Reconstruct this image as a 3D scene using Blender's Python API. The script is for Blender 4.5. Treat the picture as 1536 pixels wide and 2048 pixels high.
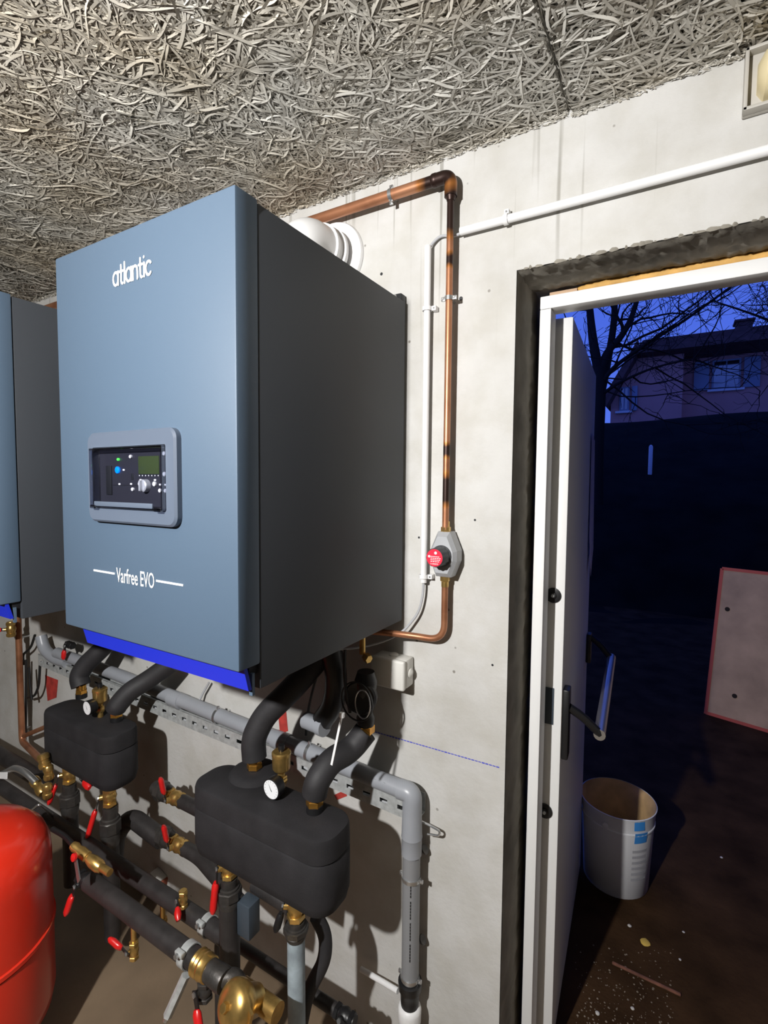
import bpy, bmesh, math, random
import numpy as np
from mathutils import Vector, Matrix

for o in list(bpy.data.objects): bpy.data.objects.remove(o, do_unlink=True)
scene = bpy.context.scene
COL = scene.collection
random.seed(7); RNG = np.random.default_rng(11)
V = Vector; PI = math.pi

# ------------------------------------------------------------ camera
FPX, CX, CY = 996.0, 768.0, 1024.0
CAM = V((0.0, -1.19, 1.66))
def cam_axes(yaw=30.5, pitch=-3.3, roll=0.5):
    y, p, r = map(math.radians, (yaw, pitch, roll))
    fw = V((-math.sin(y)*math.cos(p), math.cos(y)*math.cos(p), math.sin(p)))
    rt = V((math.cos(y), math.sin(y), 0)); up = rt.cross(fw)
    return rt*math.cos(r)+up*math.sin(r), up*math.cos(r)-rt*math.sin(r), fw
RT, UP, FW = cam_axes()
cd = bpy.data.cameras.new('camera'); cam = bpy.data.objects.new('camera', cd); COL.objects.link(cam)
cd.sensor_fit = 'VERTICAL'; cd.sensor_height = 36.0; cd.lens = FPX/2048*36.0
cd.clip_start = 0.02; cd.clip_end = 300
M = Matrix((( RT.x, UP.x, -FW.x, CAM.x), (RT.y, UP.y, -FW.y, CAM.y), (RT.z, UP.z, -FW.z, CAM.z), (0, 0, 0, 1)))
cam.matrix_world = M
scene.camera = cam

# a pixel of the 1536x2048 photograph gives a direction; the distance comes from a plane the thing touches
def ray(px, py): return FW + RT*((px-CX)/FPX) - UP*((py-CY)/FPX)
def W(px, py, y=0.0):
    d = ray(px, py); t = (y-CAM.y)/d.y; return CAM + d*t
def G(px, py, z=0.0):
    d = ray(px, py); t = (z-CAM.z)/d.z; return CAM + d*t

# ------------------------------------------------------------ world, lamp, exposure
world = bpy.data.worlds.new('dusk_sky'); scene.world = world; world.use_nodes = True
wn = world.node_tree.nodes; wl = world.node_tree.links
tc = wn.new('ShaderNodeTexCoord'); sx = wn.new('ShaderNodeSeparateXYZ'); cr = wn.new('ShaderNodeValToRGB')
wl.new(tc.outputs['Generated'], sx.inputs[0]); wl.new(sx.outputs['Z'], cr.inputs[0])
cr.color_ramp.elements[0].position = 0.0; cr.color_ramp.elements[0].color = (0.085, 0.17, 0.80, 1)
cr.color_ramp.elements[1].position = 0.7; cr.color_ramp.elements[1].color = (0.035, 0.08, 0.52, 1)
wl.new(cr.outputs[0], wn['Background'].inputs['Color']); wn['Background'].inputs['Strength'].default_value = 1.1

LAMP = V((-0.628, -1.90, 2.13))
ld = bpy.data.lights.new('hand_lamp', 'SPOT'); ld.energy = 218; ld.spot_size = math.radians(164); ld.spot_blend = 0.15; ld.color = (1.0, 0.985, 0.965); ld.shadow_soft_size = 0.028
lamp = bpy.data.objects.new('hand_lamp', ld); lamp.location = LAMP; lamp.rotation_euler = (V((-0.60, 0.0, 1.75))-LAMP).to_track_quat('-Z', 'Y').to_euler(); COL.objects.link(lamp)

vs = scene.view_settings
vs.view_transform = 'Standard'; vs.look = 'None'; vs.exposure = 0.0; vs.gamma = 1.0; vs.use_curve_mapping = False

# ------------------------------------------------------------ materials
def principled(name, color, rough=0.5, metal=0.0, bump=0.0, bscale=200.0, var=0.0, vscale=8.0, coat=0.0, spec=0.5, alpha=None):
    m = bpy.data.materials.new(name); m.use_nodes = True
    n = m.node_tree.nodes; l = m.node_tree.links; b = n['Principled BSDF']
    c = (*color, 1)
    b.inputs['Base Color'].default_value = c; b.inputs['Roughness'].default_value = rough
    b.inputs['Metallic'].default_value = metal; b.inputs['Specular IOR Level'].default_value = spec
    if coat: b.inputs['Coat Weight'].default_value = coat; b.inputs['Coat Roughness'].default_value = 0.15
    t = n.new('ShaderNodeTexCoord')
    if var:
        nz = n.new('ShaderNodeTexNoise'); nz.inputs['Scale'].default_value = vscale; nz.inputs['Detail'].default_value = 5
        l.new(t.outputs['Object'], nz.inputs['Vector'])
        rp = n.new('ShaderNodeValToRGB')
        rp.color_ramp.elements[0].position = 0.3; rp.color_ramp.elements[1].position = 0.7
        rp.color_ramp.elements[0].color = tuple(max(0, x*(1-var)) for x in color)+(1,)
        rp.color_ramp.elements[1].color = tuple(min(1, x*(1+var)) for x in color)+(1,)
        l.new(nz.outputs['Fac'], rp.inputs[0]); l.new(rp.outputs[0], b.inputs['Base Color'])
    if bump:
        nb = n.new('ShaderNodeTexNoise'); nb.inputs['Scale'].default_value = bscale; nb.inputs['Detail'].default_value = 4
        l.new(t.outputs['Object'], nb.inputs['Vector'])
        bp = n.new('ShaderNodeBump'); bp.inputs['Strength'].default_value = bump; bp.inputs['Distance'].default_value = 0.002
        l.new(nb.outputs['Fac'], bp.inputs['Height']); l.new(bp.outputs[0], b.inputs['Normal'])
    return m

def emissive(name, color, strength):
    m = principled(name, color, 0.3); b = m.node_tree.nodes['Principled BSDF']
    b.inputs['Emission Color'].default_value = (*color, 1); b.inputs['Emission Strength'].default_value = strength
    return m

def concrete_mat():
    m = bpy.data.materials.new('cast_concrete'); m.use_nodes = True
    n = m.node_tree.nodes; l = m.node_tree.links; b = n['Principled BSDF']; b.inputs['Roughness'].default_value = 0.85
    b.inputs['Specular IOR Level'].default_value = 0.25
    t = n.new('ShaderNodeTexCoord')
    def noise(scale, detail=5, vec=None, rough=0.55):
        x = n.new('ShaderNodeTexNoise'); x.inputs['Scale'].default_value = scale; x.inputs['Detail'].default_value = detail
        x.inputs['Roughness'].default_value = rough
        l.new(vec or t.outputs['Object'], x.inputs['Vector']); return x.outputs['Fac']
    def ramp(src, p0, c0, p1, c1):
        r = n.new('ShaderNodeValToRGB'); r.color_ramp.elements[0].position = p0; r.color_ramp.elements[1].position = p1
        r.color_ramp.elements[0].color = c0; r.color_ramp.elements[1].color = c1; l.new(src, r.inputs[0]); return r.outputs[0]
    def mul(a, c, fac=1.0):
        x = n.new('ShaderNodeMix'); x.data_type = 'RGBA'; x.blend_type = 'MULTIPLY'; x.inputs[0].default_value = fac
        l.new(a, x.inputs[6]); l.new(c, x.inputs[7]); return x.outputs[2]
    base = ramp(noise(2.6, 8), 0.32, (0.50, 0.49, 0.468, 1), 0.66, (0.61, 0.605, 0.59, 1))
    base = mul(base, ramp(noise(9.0, 6), 0.36, (0.90, 0.89, 0.86, 1), 0.60, (1, 1, 1, 1)))
    # vertical run marks, strongest below the ceiling
    mp = n.new('ShaderNodeMapping'); mp.inputs['Scale'].default_value = (38, 1, 0.9); l.new(t.outputs['Object'], mp.inputs['Vector'])
    st = ramp(noise(1.0, 2, mp.outputs[0]), 0.33, (0.62, 0.61, 0.58, 1), 0.40, (1, 1, 1, 1))
    sz = n.new('ShaderNodeSeparateXYZ'); l.new(t.outputs['Object'], sz.inputs[0])
    mr = n.new('ShaderNodeMapRange'); mr.inputs['From Min'].default_value = 1.95; mr.inputs['From Max'].default_value = 2.35
    l.new(sz.outputs['Z'], mr.inputs['Value'])
    mm = n.new('ShaderNodeMath'); mm.operation = 'MULTIPLY'; l.new(mr.outputs[0], mm.inputs[0]); l.new(noise(4.0, 3), mm.inputs[1])
    x = n.new('ShaderNodeMix'); x.data_type = 'RGBA'; x.blend_type = 'MULTIPLY'; m2 = n.new('ShaderNodeMath'); m2.operation = 'MULTIPLY'; m2.inputs[1].default_value = 2.0; m2.use_clamp = True; l.new(mm.outputs[0], m2.inputs[0]); l.new(m2.outputs[0], x.inputs[0])
    l.new(base, x.inputs[6]); l.new(st, x.inputs[7]); base = x.outputs[2]
    # small dark pits
    vo = n.new('ShaderNodeTexVoronoi'); vo.inputs['Scale'].default_value = 16; l.new(t.outputs['Object'], vo.inputs['Vector'])
    pit = ramp(vo.outputs['Distance'], 0.045, (0.45, 0.43, 0.40, 1), 0.075, (1, 1, 1, 1))
    pm = ramp(noise(3.0, 2), 0.52, (1, 1, 1, 1), 0.56, (0, 0, 0, 1))
    x = n.new('ShaderNodeMix'); x.data_type = 'RGBA'; l.new(pm, x.inputs[0]); l.new(pit, x.inputs[6]); x.inputs[7].default_value = (1, 1, 1, 1)
    base = mul(base, x.outputs[2]); l.new(base, b.inputs['Base Color'])
    bp = n.new('ShaderNodeBump'); bp.inputs['Strength'].default_value = 0.35; bp.inputs['Distance'].default_value = 0.004
    l.new(noise(45, 8, None, 0.65), bp.inputs['Height'])
    bp2 = n.new('ShaderNodeBump'); bp2.inputs['Strength'].default_value = 0.5; bp2.inputs['Distance'].default_value = 0.003
    l.new(x.outputs[2], bp2.inputs['Height']); l.new(bp.outputs[0], bp2.inputs['Normal']); l.new(bp2.outputs[0], b.inputs['Normal'])
    return m

def strand_mat():
    m = bpy.data.materials.new('wood_wool'); m.use_nodes = True
    n = m.node_tree.nodes; l = m.node_tree.links; b = n['Principled BSDF']; b.inputs['Roughness'].default_value = 0.8
    b.inputs['Specular IOR Level'].default_value = 0.2
    g = n.new('ShaderNodeNewGeometry'); t = n.new('ShaderNodeTexCoord')
    r = n.new('ShaderNodeValToRGB'); e = r.color_ramp.elements
    e[0].position = 0; e[0].color = (0.40, 0.385, 0.345, 1); e[1].position = 1; e[1].color = (0.72, 0.705, 0.65, 1)
    k = e.new(0.35); k.color = (0.53, 0.515, 0.47, 1); k = e.new(0.8); k.color = (0.63, 0.615, 0.565, 1)
    l.new(g.outputs['Random Per Island'], r.inputs[0])
    nz = n.new('ShaderNodeTexNoise'); nz.inputs['Scale'].default_value = 2.4; nz.inputs['Detail'].default_value = 4
    l.new(t.outputs['Object'], nz.inputs['Vector'])
    r2 = n.new('ShaderNodeValToRGB'); r2.color_ramp.elements[0].position = 0.38; r2.color_ramp.elements[1].position = 0.62
    r2.color_ramp.elements[0].color = (0.88, 0.81, 0.71, 1); r2.color_ramp.elements[1].color = (1, 1, 1, 1)
    l.new(nz.outputs['Fac'], r2.inputs[0])
    x = n.new('ShaderNodeMix'); x.data_type = 'RGBA'; x.blend_type = 'MULTIPLY'; x.inputs[0].default_value = 1
    l.new(r.outputs[0], x.inputs[6]); l.new(r2.outputs[0], x.inputs[7]); l.new(x.outputs[2], b.inputs['Base Color'])
    return m

def copper_mat(name, scorch):
    # plain copper with heat stains where the torch soldered each joint (points in the object's own space)
    m = bpy.data.materials.new(name); m.use_nodes = True
    n = m.node_tree.nodes; l = m.node_tree.links; b = n['Principled BSDF']
    b.inputs['Metallic'].default_value = 0.6; b.inputs['Roughness'].default_value = 0.4
    t = n.new('ShaderNodeTexCoord'); nz = n.new('ShaderNodeTexNoise'); nz.inputs['Scale'].default_value = 9; nz.inputs['Detail'].default_value = 5
    l.new(t.outputs['Object'], nz.inputs['Vector'])
    r = n.new('ShaderNodeValToRGB'); e = r.color_ramp.elements
    e[0].position = 0.30; e[0].color = (0.27, 0.105, 0.05, 1); e[1].position = 0.72; e[1].color = (0.55, 0.27, 0.15, 1)
    k = e.new(0.5); k.color = (0.47, 0.21, 0.11, 1)
    l.new(nz.outputs['Fac'], r.inputs[0]); col = r.outputs[0]
    for (x, y, z, rad) in scorch:
        d = n.new('ShaderNodeVectorMath'); d.operation = 'DISTANCE'; l.new(t.outputs['Object'], d.inputs[0]); d.inputs[1].default_value = (x, y, z)
        ad = n.new('ShaderNodeMath'); ad.operation = 'MULTIPLY_ADD'; l.new(nz.outputs['Fac'], ad.inputs[0]); ad.inputs[1].default_value = rad*.9; l.new(d.outputs['Value'], ad.inputs[2])
        rp = n.new('ShaderNodeMapRange'); rp.inputs['From Min'].default_value = rad*1.0; rp.inputs['From Max'].default_value = rad*1.7; rp.inputs['To Min'].default_value = 1; rp.inputs['To Max'].default_value = 0
        l.new(ad.outputs[0], rp.inputs['Value'])
        cr_ = n.new('ShaderNodeValToRGB'); q = cr_.color_ramp.elements
        q[0].position = 0.25; q[0].color = (0.42, 0.16, 0.04, 1); q[1].position = 0.8; q[1].color = (0.035, 0.018, 0.014, 1)
        l.new(rp.outputs[0], cr_.inputs[0])
        mk = n.new('ShaderNodeMapRange'); mk.inputs['From Max'].default_value = 0.3; l.new(rp.outputs[0], mk.inputs['Value'])
        x_ = n.new('ShaderNodeMix'); x_.data_type = 'RGBA'; l.new(mk.outputs[0], x_.inputs[0]); l.new(col, x_.inputs[6]); l.new(cr_.outputs[0], x_.inputs[7]); col = x_.outputs[2]
    l.new(col, b.inputs['Base Color'])
    return m

def clear_mat(name, tint=(0.9, 0.92, 1.0), ref=0.10):
    m = bpy.data.materials.new(name); m.use_nodes = True
    n = m.node_tree.nodes; l = m.node_tree.links; n.remove(n['Principled BSDF'])
    tr = n.new('ShaderNodeBsdfTransparent'); tr.inputs[0].default_value = (*tint, 1)
    gl = n.new('ShaderNodeBsdfGlossy'); gl.inputs['Roughness'].default_value = 0.06
    fr = n.new('ShaderNodeLayerWeight'); fr.inputs[0].default_value = 0.5
    pw = n.new('ShaderNodeMath'); pw.operation = 'POWER'; pw.inputs[1].default_value = 4.0; l.new(fr.outputs['Facing'], pw.inputs[0])
    ad = n.new('ShaderNodeMath'); ad.operation = 'ADD'; ad.inputs[1].default_value = ref; ad.use_clamp = True; l.new(pw.outputs[0], ad.inputs[0])
    mx = n.new('ShaderNodeMixShader'); l.new(ad.outputs[0], mx.inputs[0]); l.new(tr.outputs[0], mx.inputs[1]); l.new(gl.outputs[0], mx.inputs[2])
    l.new(mx.outputs[0], n['Material Output'].inputs['Surface'])
    return m

MAT = dict(
    concrete=concrete_mat(), strand=strand_mat(), copper=copper_mat('copper', ()),
    panel_core=principled('panel_core', (0.20, 0.185, 0.155), 0.95, bump=0.8, bscale=60, var=0.4, vscale=30),
    low_bounce=principled('low_bounce_concrete', (0.16, 0.145, 0.125), 0.9, bump=0.5, bscale=40, var=0.3, vscale=4),  # for unseen surfaces, kept dark to cut bounced light
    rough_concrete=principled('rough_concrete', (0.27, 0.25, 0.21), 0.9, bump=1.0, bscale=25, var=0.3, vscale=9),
    floor=principled('floor_screed', (0.20, 0.145, 0.095), 0.45, bump=0.4, bscale=40, var=0.35, vscale=3),
    blue_grey=principled('blue_grey_paint', (0.072, 0.112, 0.166), 0.55, bump=0.12, bscale=900),
    casing=principled('shaded_casing_paint', (0.034, 0.039, 0.047), 0.55, bump=0.12, bscale=900),  # same paint as the front, with the side's shade mixed into the colour
    dark_metal=principled('dark_metal', (0.012, 0.013, 0.016), 0.5),
    blue=principled('blue_plastic', (0.012, 0.028, 0.50), 0.4),
    bezel=principled('bezel_plastic', (0.095, 0.12, 0.165), 0.45),
    white=principled('white_plastic', (0.80, 0.80, 0.80), 0.4),
    white_print=principled('white_print', (0.92, 0.92, 0.92), 0.5),
    offwhite=principled('offwhite_plastic', (0.66, 0.65, 0.61), 0.5),
    door_white=principled('door_white', (0.82, 0.82, 0.81), 0.45),
    foam_black=principled('black_foam', (0.019, 0.018, 0.020), 0.8, bump=0.35, bscale=350, var=0.25, vscale=14, spec=0.3),
    sleeve=principled('pipe_sleeve', (0.020, 0.019, 0.021), 0.65, bump=0.25, bscale=90, var=0.2, vscale=20),
    black=principled('black_plastic', (0.010, 0.010, 0.011), 0.4),
    brass=principled('brass', (0.62, 0.40, 0.13), 0.30, 0.85, var=0.25, vscale=40),
    gold=principled('gold_nut', (0.72, 0.36, 0.07), 0.22, 0.9, var=0.25, vscale=30),
    steel=principled('zinc_steel', (0.60, 0.61, 0.62), 0.28, 0.9),
    galv=principled('galvanised', (0.48, 0.50, 0.50), 0.42, 0.3, var=0.2, vscale=60),
    iron=principled('dark_iron', (0.075, 0.070, 0.066), 0.42, 0.6, bump=0.3, bscale=120, var=0.3, vscale=40),
    pipe_black=principled('black_steel_pipe', (0.030, 0.027, 0.027), 0.5, 0.1, bump=0.3, bscale=70, var=0.3, vscale=25),
    pvc=principled('grey_pvc', (0.30, 0.315, 0.345), 0.35, var=0.06, vscale=10),
    pvc_dark=principled('grey_pvc_pipe', (0.235, 0.24, 0.25), 0.38),
    pale_blue=principled('pale_blue_paint', (0.30, 0.36, 0.40), 0.6, var=0.25, vscale=25),
    slate=principled('slate_plastic', (0.045, 0.06, 0.078), 0.45),
    red=principled('red_sleeve', (0.62, 0.012, 0.012), 0.35, coat=0.3),
    red_disc=principled('red_label', (0.70, 0.010, 0.045), 0.45),
    vessel=principled('red_enamel', (0.72, 0.030, 0.012), 0.30, coat=0.5),
    grey_body=principled('grey_casting', (0.42, 0.43, 0.45), 0.4, 0.15),
    knob_grey=principled('knob_grey', (0.05, 0.052, 0.058), 0.5),
    cable_grey=principled('cable_grey', (0.42, 0.43, 0.45), 0.5),
    cable_black=principled('cable_black', (0.012, 0.012, 0.012), 0.5),
    lcd=principled('lcd_green', (0.045, 0.065, 0.025), 0.25),
    board_dark=principled('control_board', (0.028, 0.028, 0.038), 0.35),
    led_blue=emissive('blue_led', (0.0, 0.20, 0.95), 1.2), led_green=emissive('green_led', (0.1, 0.9, 0.1), 0.8),
    silver_knob=principled('silver_knob', (0.55, 0.56, 0.58), 0.35, 0.3),
    clear=clear_mat('clear_cover', (0.92, 0.93, 0.97), 0.04), clear_edge=clear_mat('clear_cover_edge', (0.75, 0.77, 0.85), 0.28), pane=clear_mat('house_pane', (0.1, 0.12, 0.2), 0.3),
    foam_yellow=principled('expanding_foam', (0.62, 0.36, 0.10), 0.7, bump=1.0, bscale=30, var=0.3, vscale=20),
    sticker=principled('sticker_grey', (0.45, 0.44, 0.42), 0.5, var=0.3, vscale=60),
    brick=principled('brick_red', (0.33, 0.09, 0.05), 0.9, bump=0.5, bscale=50, var=0.3, vscale=40),
    red_paint=principled('red_paint', (0.42, 0.04, 0.03), 0.8, var=0.3, vscale=30),
    chalk_blue=principled('blue_chalk', (0.08, 0.09, 0.55), 0.9),
    lamp_cream=principled('lamp_diffuser', (0.72, 0.62, 0.38), 0.35),
    lamp_frame=principled('lamp_frame', (0.42, 0.40, 0.36), 0.5),
    asphalt=principled('wet_asphalt', (0.046, 0.024, 0.011), 0.9, bump=1.0, bscale=60, var=0.45, vscale=5, spec=0.06),
    hill=principled('dark_hillside', (0.010, 0.009, 0.006), 1.0, bump=1.0, bscale=6, var=0.5, vscale=2, spec=0.1),
    bark=principled('bark', (0.035, 0.028, 0.024), 0.95, spec=0.1),
    house_wall=principled('house_render', (0.62, 0.30, 0.26), 0.9, var=0.1, vscale=1),
    roof=principled('roof_tile', (0.10, 0.05, 0.045), 0.9, var=0.3, vscale=4),
    shutter=principled('shutter_paint', (0.30, 0.34, 0.42), 0.7),
    ply=principled('weathered_ply', (0.50, 0.34, 0.22), 0.7, bump=0.4, bscale=20, var=0.22, vscale=5),
    ply_edge=principled('ply_red_edge', (0.55, 0.10, 0.07), 0.7),
    pail=principled('pail_plastic', (0.72, 0.72, 0.74), 0.4), pail_in=principled('pail_inside', (0.62, 0.40, 0.18), 0.6, var=0.25, vscale=12),
    label_blue=principled('label_blue', (0.05, 0.28, 0.72), 0.5), label_grey=principled('label_print', (0.40, 0.40, 0.43), 0.5),
    leaf_yellow=principled('yellow_leaf', (0.62, 0.42, 0.08), 0.7), pebble=principled('pale_pebble', (0.55, 0.52, 0.48), 0.8),
    gravel=principled('gravel', (0.20, 0.16, 0.12), 0.9, var=0.4, vscale=80), lath=principled('old_lath', (0.16, 0.065, 0.04), 0.9, bump=0.6, bscale=60, var=0.4, vscale=40),
    film=principled('protective_film', (0.70, 0.66, 0.85), 0.3),
    gauge_face=principled('gauge_face', (0.85, 0.86, 0.88), 0.4),
)

# ------------------------------------------------------------ mesh helpers
def frame_of(axis):
    a = V(axis).normalized(); h = V((0, 0, 1)) if abs(a.z) < 0.9 else V((1, 0, 0))
    u = h.cross(a).normalized(); v = a.cross(u); return u, v, a

class MB:
    def __init__(s): s.v = []; s.f = []
    def add(s, vs, fs):
        k = len(s.v); s.v += [tuple(p) for p in vs]; s.f += [tuple(i+k for i in f) for f in fs]; return s
    def lathe(s, p, axis, prof, seg=20, cap=True):
        u, v, a = frame_of(axis); p = V(p); vs = []; fs = []
        for t, r in prof:
            for k in range(seg):
                c = 2*PI*k/seg; vs.append(p+a*t+(u*math.cos(c)+v*math.sin(c))*r)
        for i in range(len(prof)-1):
            for k in range(seg):
                k2 = (k+1) % seg; fs.append((i*seg+k, i*seg+k2, (i+1)*seg+k2, (i+1)*seg+k))
        if cap:
            fs.append(tuple(range(seg-1, -1, -1))); b = (len(prof)-1)*seg; fs.append(tuple(b+k for k in range(seg)))
        return s.add(vs, fs)
    def hexnut(s, p, axis, L, r): 
        return s.lathe(p, axis, [(0, r*.9), (L*.1, r), (L*.9, r), (L, r*.9)], 6)
    def tube(s, pts, r, seg=14, bend=0.0, cap=True, radii=None, nb=6):
        pts = [V(q) for q in pts]
        if bend:
            out = [pts[0]]
            for i in range(1, len(pts)-1):
                A, B, C = pts[i-1], pts[i], pts[i+1]
                d1 = (A-B); d2 = (C-B); k = min(bend, d1.length*.48, d2.length*.48)
                s0 = B+d1.normalized()*k; s1 = B+d2.normalized()*k
                for j in range(nb+1):
                    t = j/nb; out.append(s0*(1-t)**2+B*2*t*(1-t)+s1*t*t)
            out.append(pts[-1]); pts = out
        n = len(pts); vs = []; fs = []
        T = [(pts[min(i+1, n-1)]-pts[max(i-1, 0)]).normalized() for i in range(n)]
        u, v, a = frame_of(T[0])
        for i in range(n):
            if i:
                u = (u-T[i]*u.dot(T[i])).normalized()
            w = T[i].cross(u); rr = radii[i] if radii else r
            for k in range(seg):
                c = 2*PI*k/seg; vs.append(pts[i]+(u*math.cos(c)+w*math.sin(c))*rr)
        for i in range(n-1):
            for k in range(seg):
                k2 = (k+1) % seg; fs.append((i*seg+k, i*seg+k2, (i+1)*seg+k2, (i+1)*seg+k))
        if cap:
            fs.append(tuple(range(seg-1, -1, -1))); fs.append(tuple((n-1)*seg+k for k in range(seg)))
        return s.add(vs, fs)
    def box(s, lo, hi, bev=0.0, R=None, piv=None, seg=2):
        bm = bmesh.new(); bmesh.ops.create_cube(bm, size=1.0)
        lo = V(lo); hi = V(hi); c = (lo+hi)/2; d = hi-lo
        for q in bm.verts: q.co = V((q.co.x*d.x, q.co.y*d.y, q.co.z*d.z))+c
        if bev: bmesh.ops.bevel(bm, geom=list(bm.edges), offset=bev, segments=seg, affect='EDGES', profile=0.5)
        if R is not None:
            pv = V(piv) if piv is not None else c
            for q in bm.verts: q.co = pv+R@(q.co-pv)
        bm.verts.index_update(); s.add([q.co.copy() for q in bm.verts], [tuple(x.index for x in f.verts) for f in bm.faces]); bm.free(); return s
    def bar(s, p0, p1, w, t, normal, bev=0.0):     # flat bar from p0 to p1, width w, thickness t along normal
        p0 = V(p0); p1 = V(p1); a = (p1-p0); L = a.length; a.normalize(); nn = V(normal); nn = (nn-a*nn.dot(a)).normalized(); b = nn.cross(a)
        R = Matrix((a, b, nn)).transposed()
        return s.box((-L/2, -w/2, -t/2), (L/2, w/2, t/2), bev).xf_last(R, (p0+p1)/2)
    def xf_last(s, R, c):
        k = s.mark if hasattr(s, 'mark') else 0
        for i in range(s._last, len(s.v)): s.v[i] = tuple(R@V(s.v[i])+c)
        return s
    def poly(s, loops):                              # loft closed loops, cap both ends
        n = len(loops[0]); vs = [q for L in loops for q in L]; fs = []
        for i in range(len(loops)-1):
            for k in range(n):
                k2 = (k+1) % n; fs.append((i*n+k, i*n+k2, (i+1)*n+k2, (i+1)*n+k))
        fs.append(tuple(range(n-1, -1, -1))); fs.append(tuple((len(loops)-1)*n+k for k in range(n)))
        return s.add(vs, fs)
    def build(s, name, mat, parent=None, smooth=35, origin=None):
        vs = [V(q) for q in s.v]
        if parent is not None: o0 = ORG[parent.name]
        elif origin is not None: o0 = V(origin)
        else:
            lo = V((min(q.x for q in vs), min(q.y for q in vs), min(q.z for q in vs))); hi = V((max(q.x for q in vs), max(q.y for q in vs), 0))
            o0 = V(((lo.x+hi.x)/2, (lo.y+hi.y)/2, lo.z))
        me = bpy.data.meshes.new(name); me.from_pydata([tuple(q-o0) for q in vs], [], s.f); me.update()
        bm = bmesh.new(); bm.from_mesh(me); bmesh.ops.recalc_face_normals(bm, faces=bm.faces); bm.to_mesh(me); bm.free()
        if smooth: me.shade_smooth(); me.set_sharp_from_angle(angle=math.radians(smooth))
        me.materials.append(MAT[mat] if isinstance(mat, str) else mat)
        o = bpy.data.objects.new(name, me); COL.objects.link(o)
        if parent is not None: o.parent = parent
        else: o.location = o0
        ORG[o.name] = o0
        return o
ORG = {}
_ob, _obar = MB.box, MB.bar
def _box(s, *a, **k): s._last = len(s.v); return _ob(s, *a, **k)
MB.box = _box

def thing(name, label, cat, loc, group=None):
    o = bpy.data.objects.new(name, None); COL.objects.link(o); o.location = loc; o.empty_display_size = 0.03
    o['label'] = label; o['category'] = cat
    if group: o['group'] = group
    ORG[o.name] = V(loc); return o
def tag(o, label, cat, group=None):
    o['label'] = label; o['category'] = cat
    if group: o['group'] = group
    return o
def struct(o): o['kind'] = 'structure'; return o
def rrect(x0, x1, y0, y1, r, n=6):
    pts = []
    for cx, cy, a0 in ((x1-r, y1-r, 0), (x0+r, y1-r, 90), (x0+r, y0+r, 180), (x1-r, y0+r, 270)):
        for k in range(n+1):
            a = math.radians(a0+90*k/n); pts.append((cx+r*math.cos(a), cy+r*math.sin(a)))
    return pts
def text_part(name, txt, mat, parent, origin, xdir, up, width, height=None, ext=0.0006, font_shear=0.0, bold=0.0):
    cu = bpy.data.curves.new(name, 'FONT'); cu.body = txt; cu.align_x = 'CENTER'; cu.align_y = 'CENTER'
    cu.size = 1.0; cu.resolution_u = 3; cu.shear = font_shear; cu.offset = bold
    ob = bpy.data.objects.new(name+'_curve', cu); COL.objects.link(ob)
    bpy.context.view_layer.update()
    me = bpy.data.meshes.new_from_object(ob); bpy.data.objects.remove(ob, do_unlink=True); bpy.data.curves.remove(cu)
    xs = [q.co.x for q in me.vertices]; ys = [q.co.y for q in me.vertices]
    w = max(xs)-min(xs); h = max(ys)-min(ys); cx = (max(xs)+min(xs))/2; cy = (max(ys)+min(ys))/2
    kx = width/w; ky = (height/h) if height else kx
    xd = V(xdir).normalized(); ud = V(up).normalized(); nd = xd.cross(ud); o0 = ORG[parent.name]; og = V(origin)+nd*ext
    for q in me.vertices:
        q.co = og+xd*((q.co.x-cx)*kx)+ud*((q.co.y-cy)*ky)-o0
    me.name = name; me.materials.clear(); me.materials.append(MAT[mat])
    o = bpy.data.objects.new(name, me); COL.objects.link(o); o.parent = parent; ORG[o.name] = o0
    return o

# ============================================================ THE SETTING
CEIL = 2.475; DX0, DX1, DZ = -0.345, 0.62, 2.162; WT = 0.25; XL, XR, YF = -4.2, 1.7, -3.4
b = MB()
b.box((XL, 0, -0.05), (DX0, WT, 2.62)); b.box((DX1, 0, -0.05), (XR, WT, 2.62)); b.box((DX0, 0, DZ), (DX1, WT, 2.62))
wall_back = struct(b.build('wall_back', 'concrete', smooth=0, origin=(0, 0, 0)))
struct(MB().box((XL-.2, YF-.2, -0.05), (XL, WT, 2.62)).build('wall_left', 'low_bounce', smooth=0, origin=(0, 0, 0)))
struct(MB().box((XR, YF-.2, -0.05), (XR+.2, WT, 2.62)).build('wall_right', 'low_bounce', smooth=0, origin=(0, 0, 0)))
struct(MB().box((XL, YF-.2, -0.05), (XR, YF, 2.62)).build('wall_front', 'low_bounce', smooth=0, origin=(0, 0, 0)))
struct(MB().box((XL-.2, YF-.2, -0.25), (XR+.2, WT, -0.0)).build('floor', 'floor', smooth=0, origin=(0, 0, 0)))
ceiling = struct(MB().box((XL-.2, YF-.2, 2.53), (XR+.2, WT, 2.72)).build('ceiling', 'concrete', smooth=0, origin=(0, 0, 0)))

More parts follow.
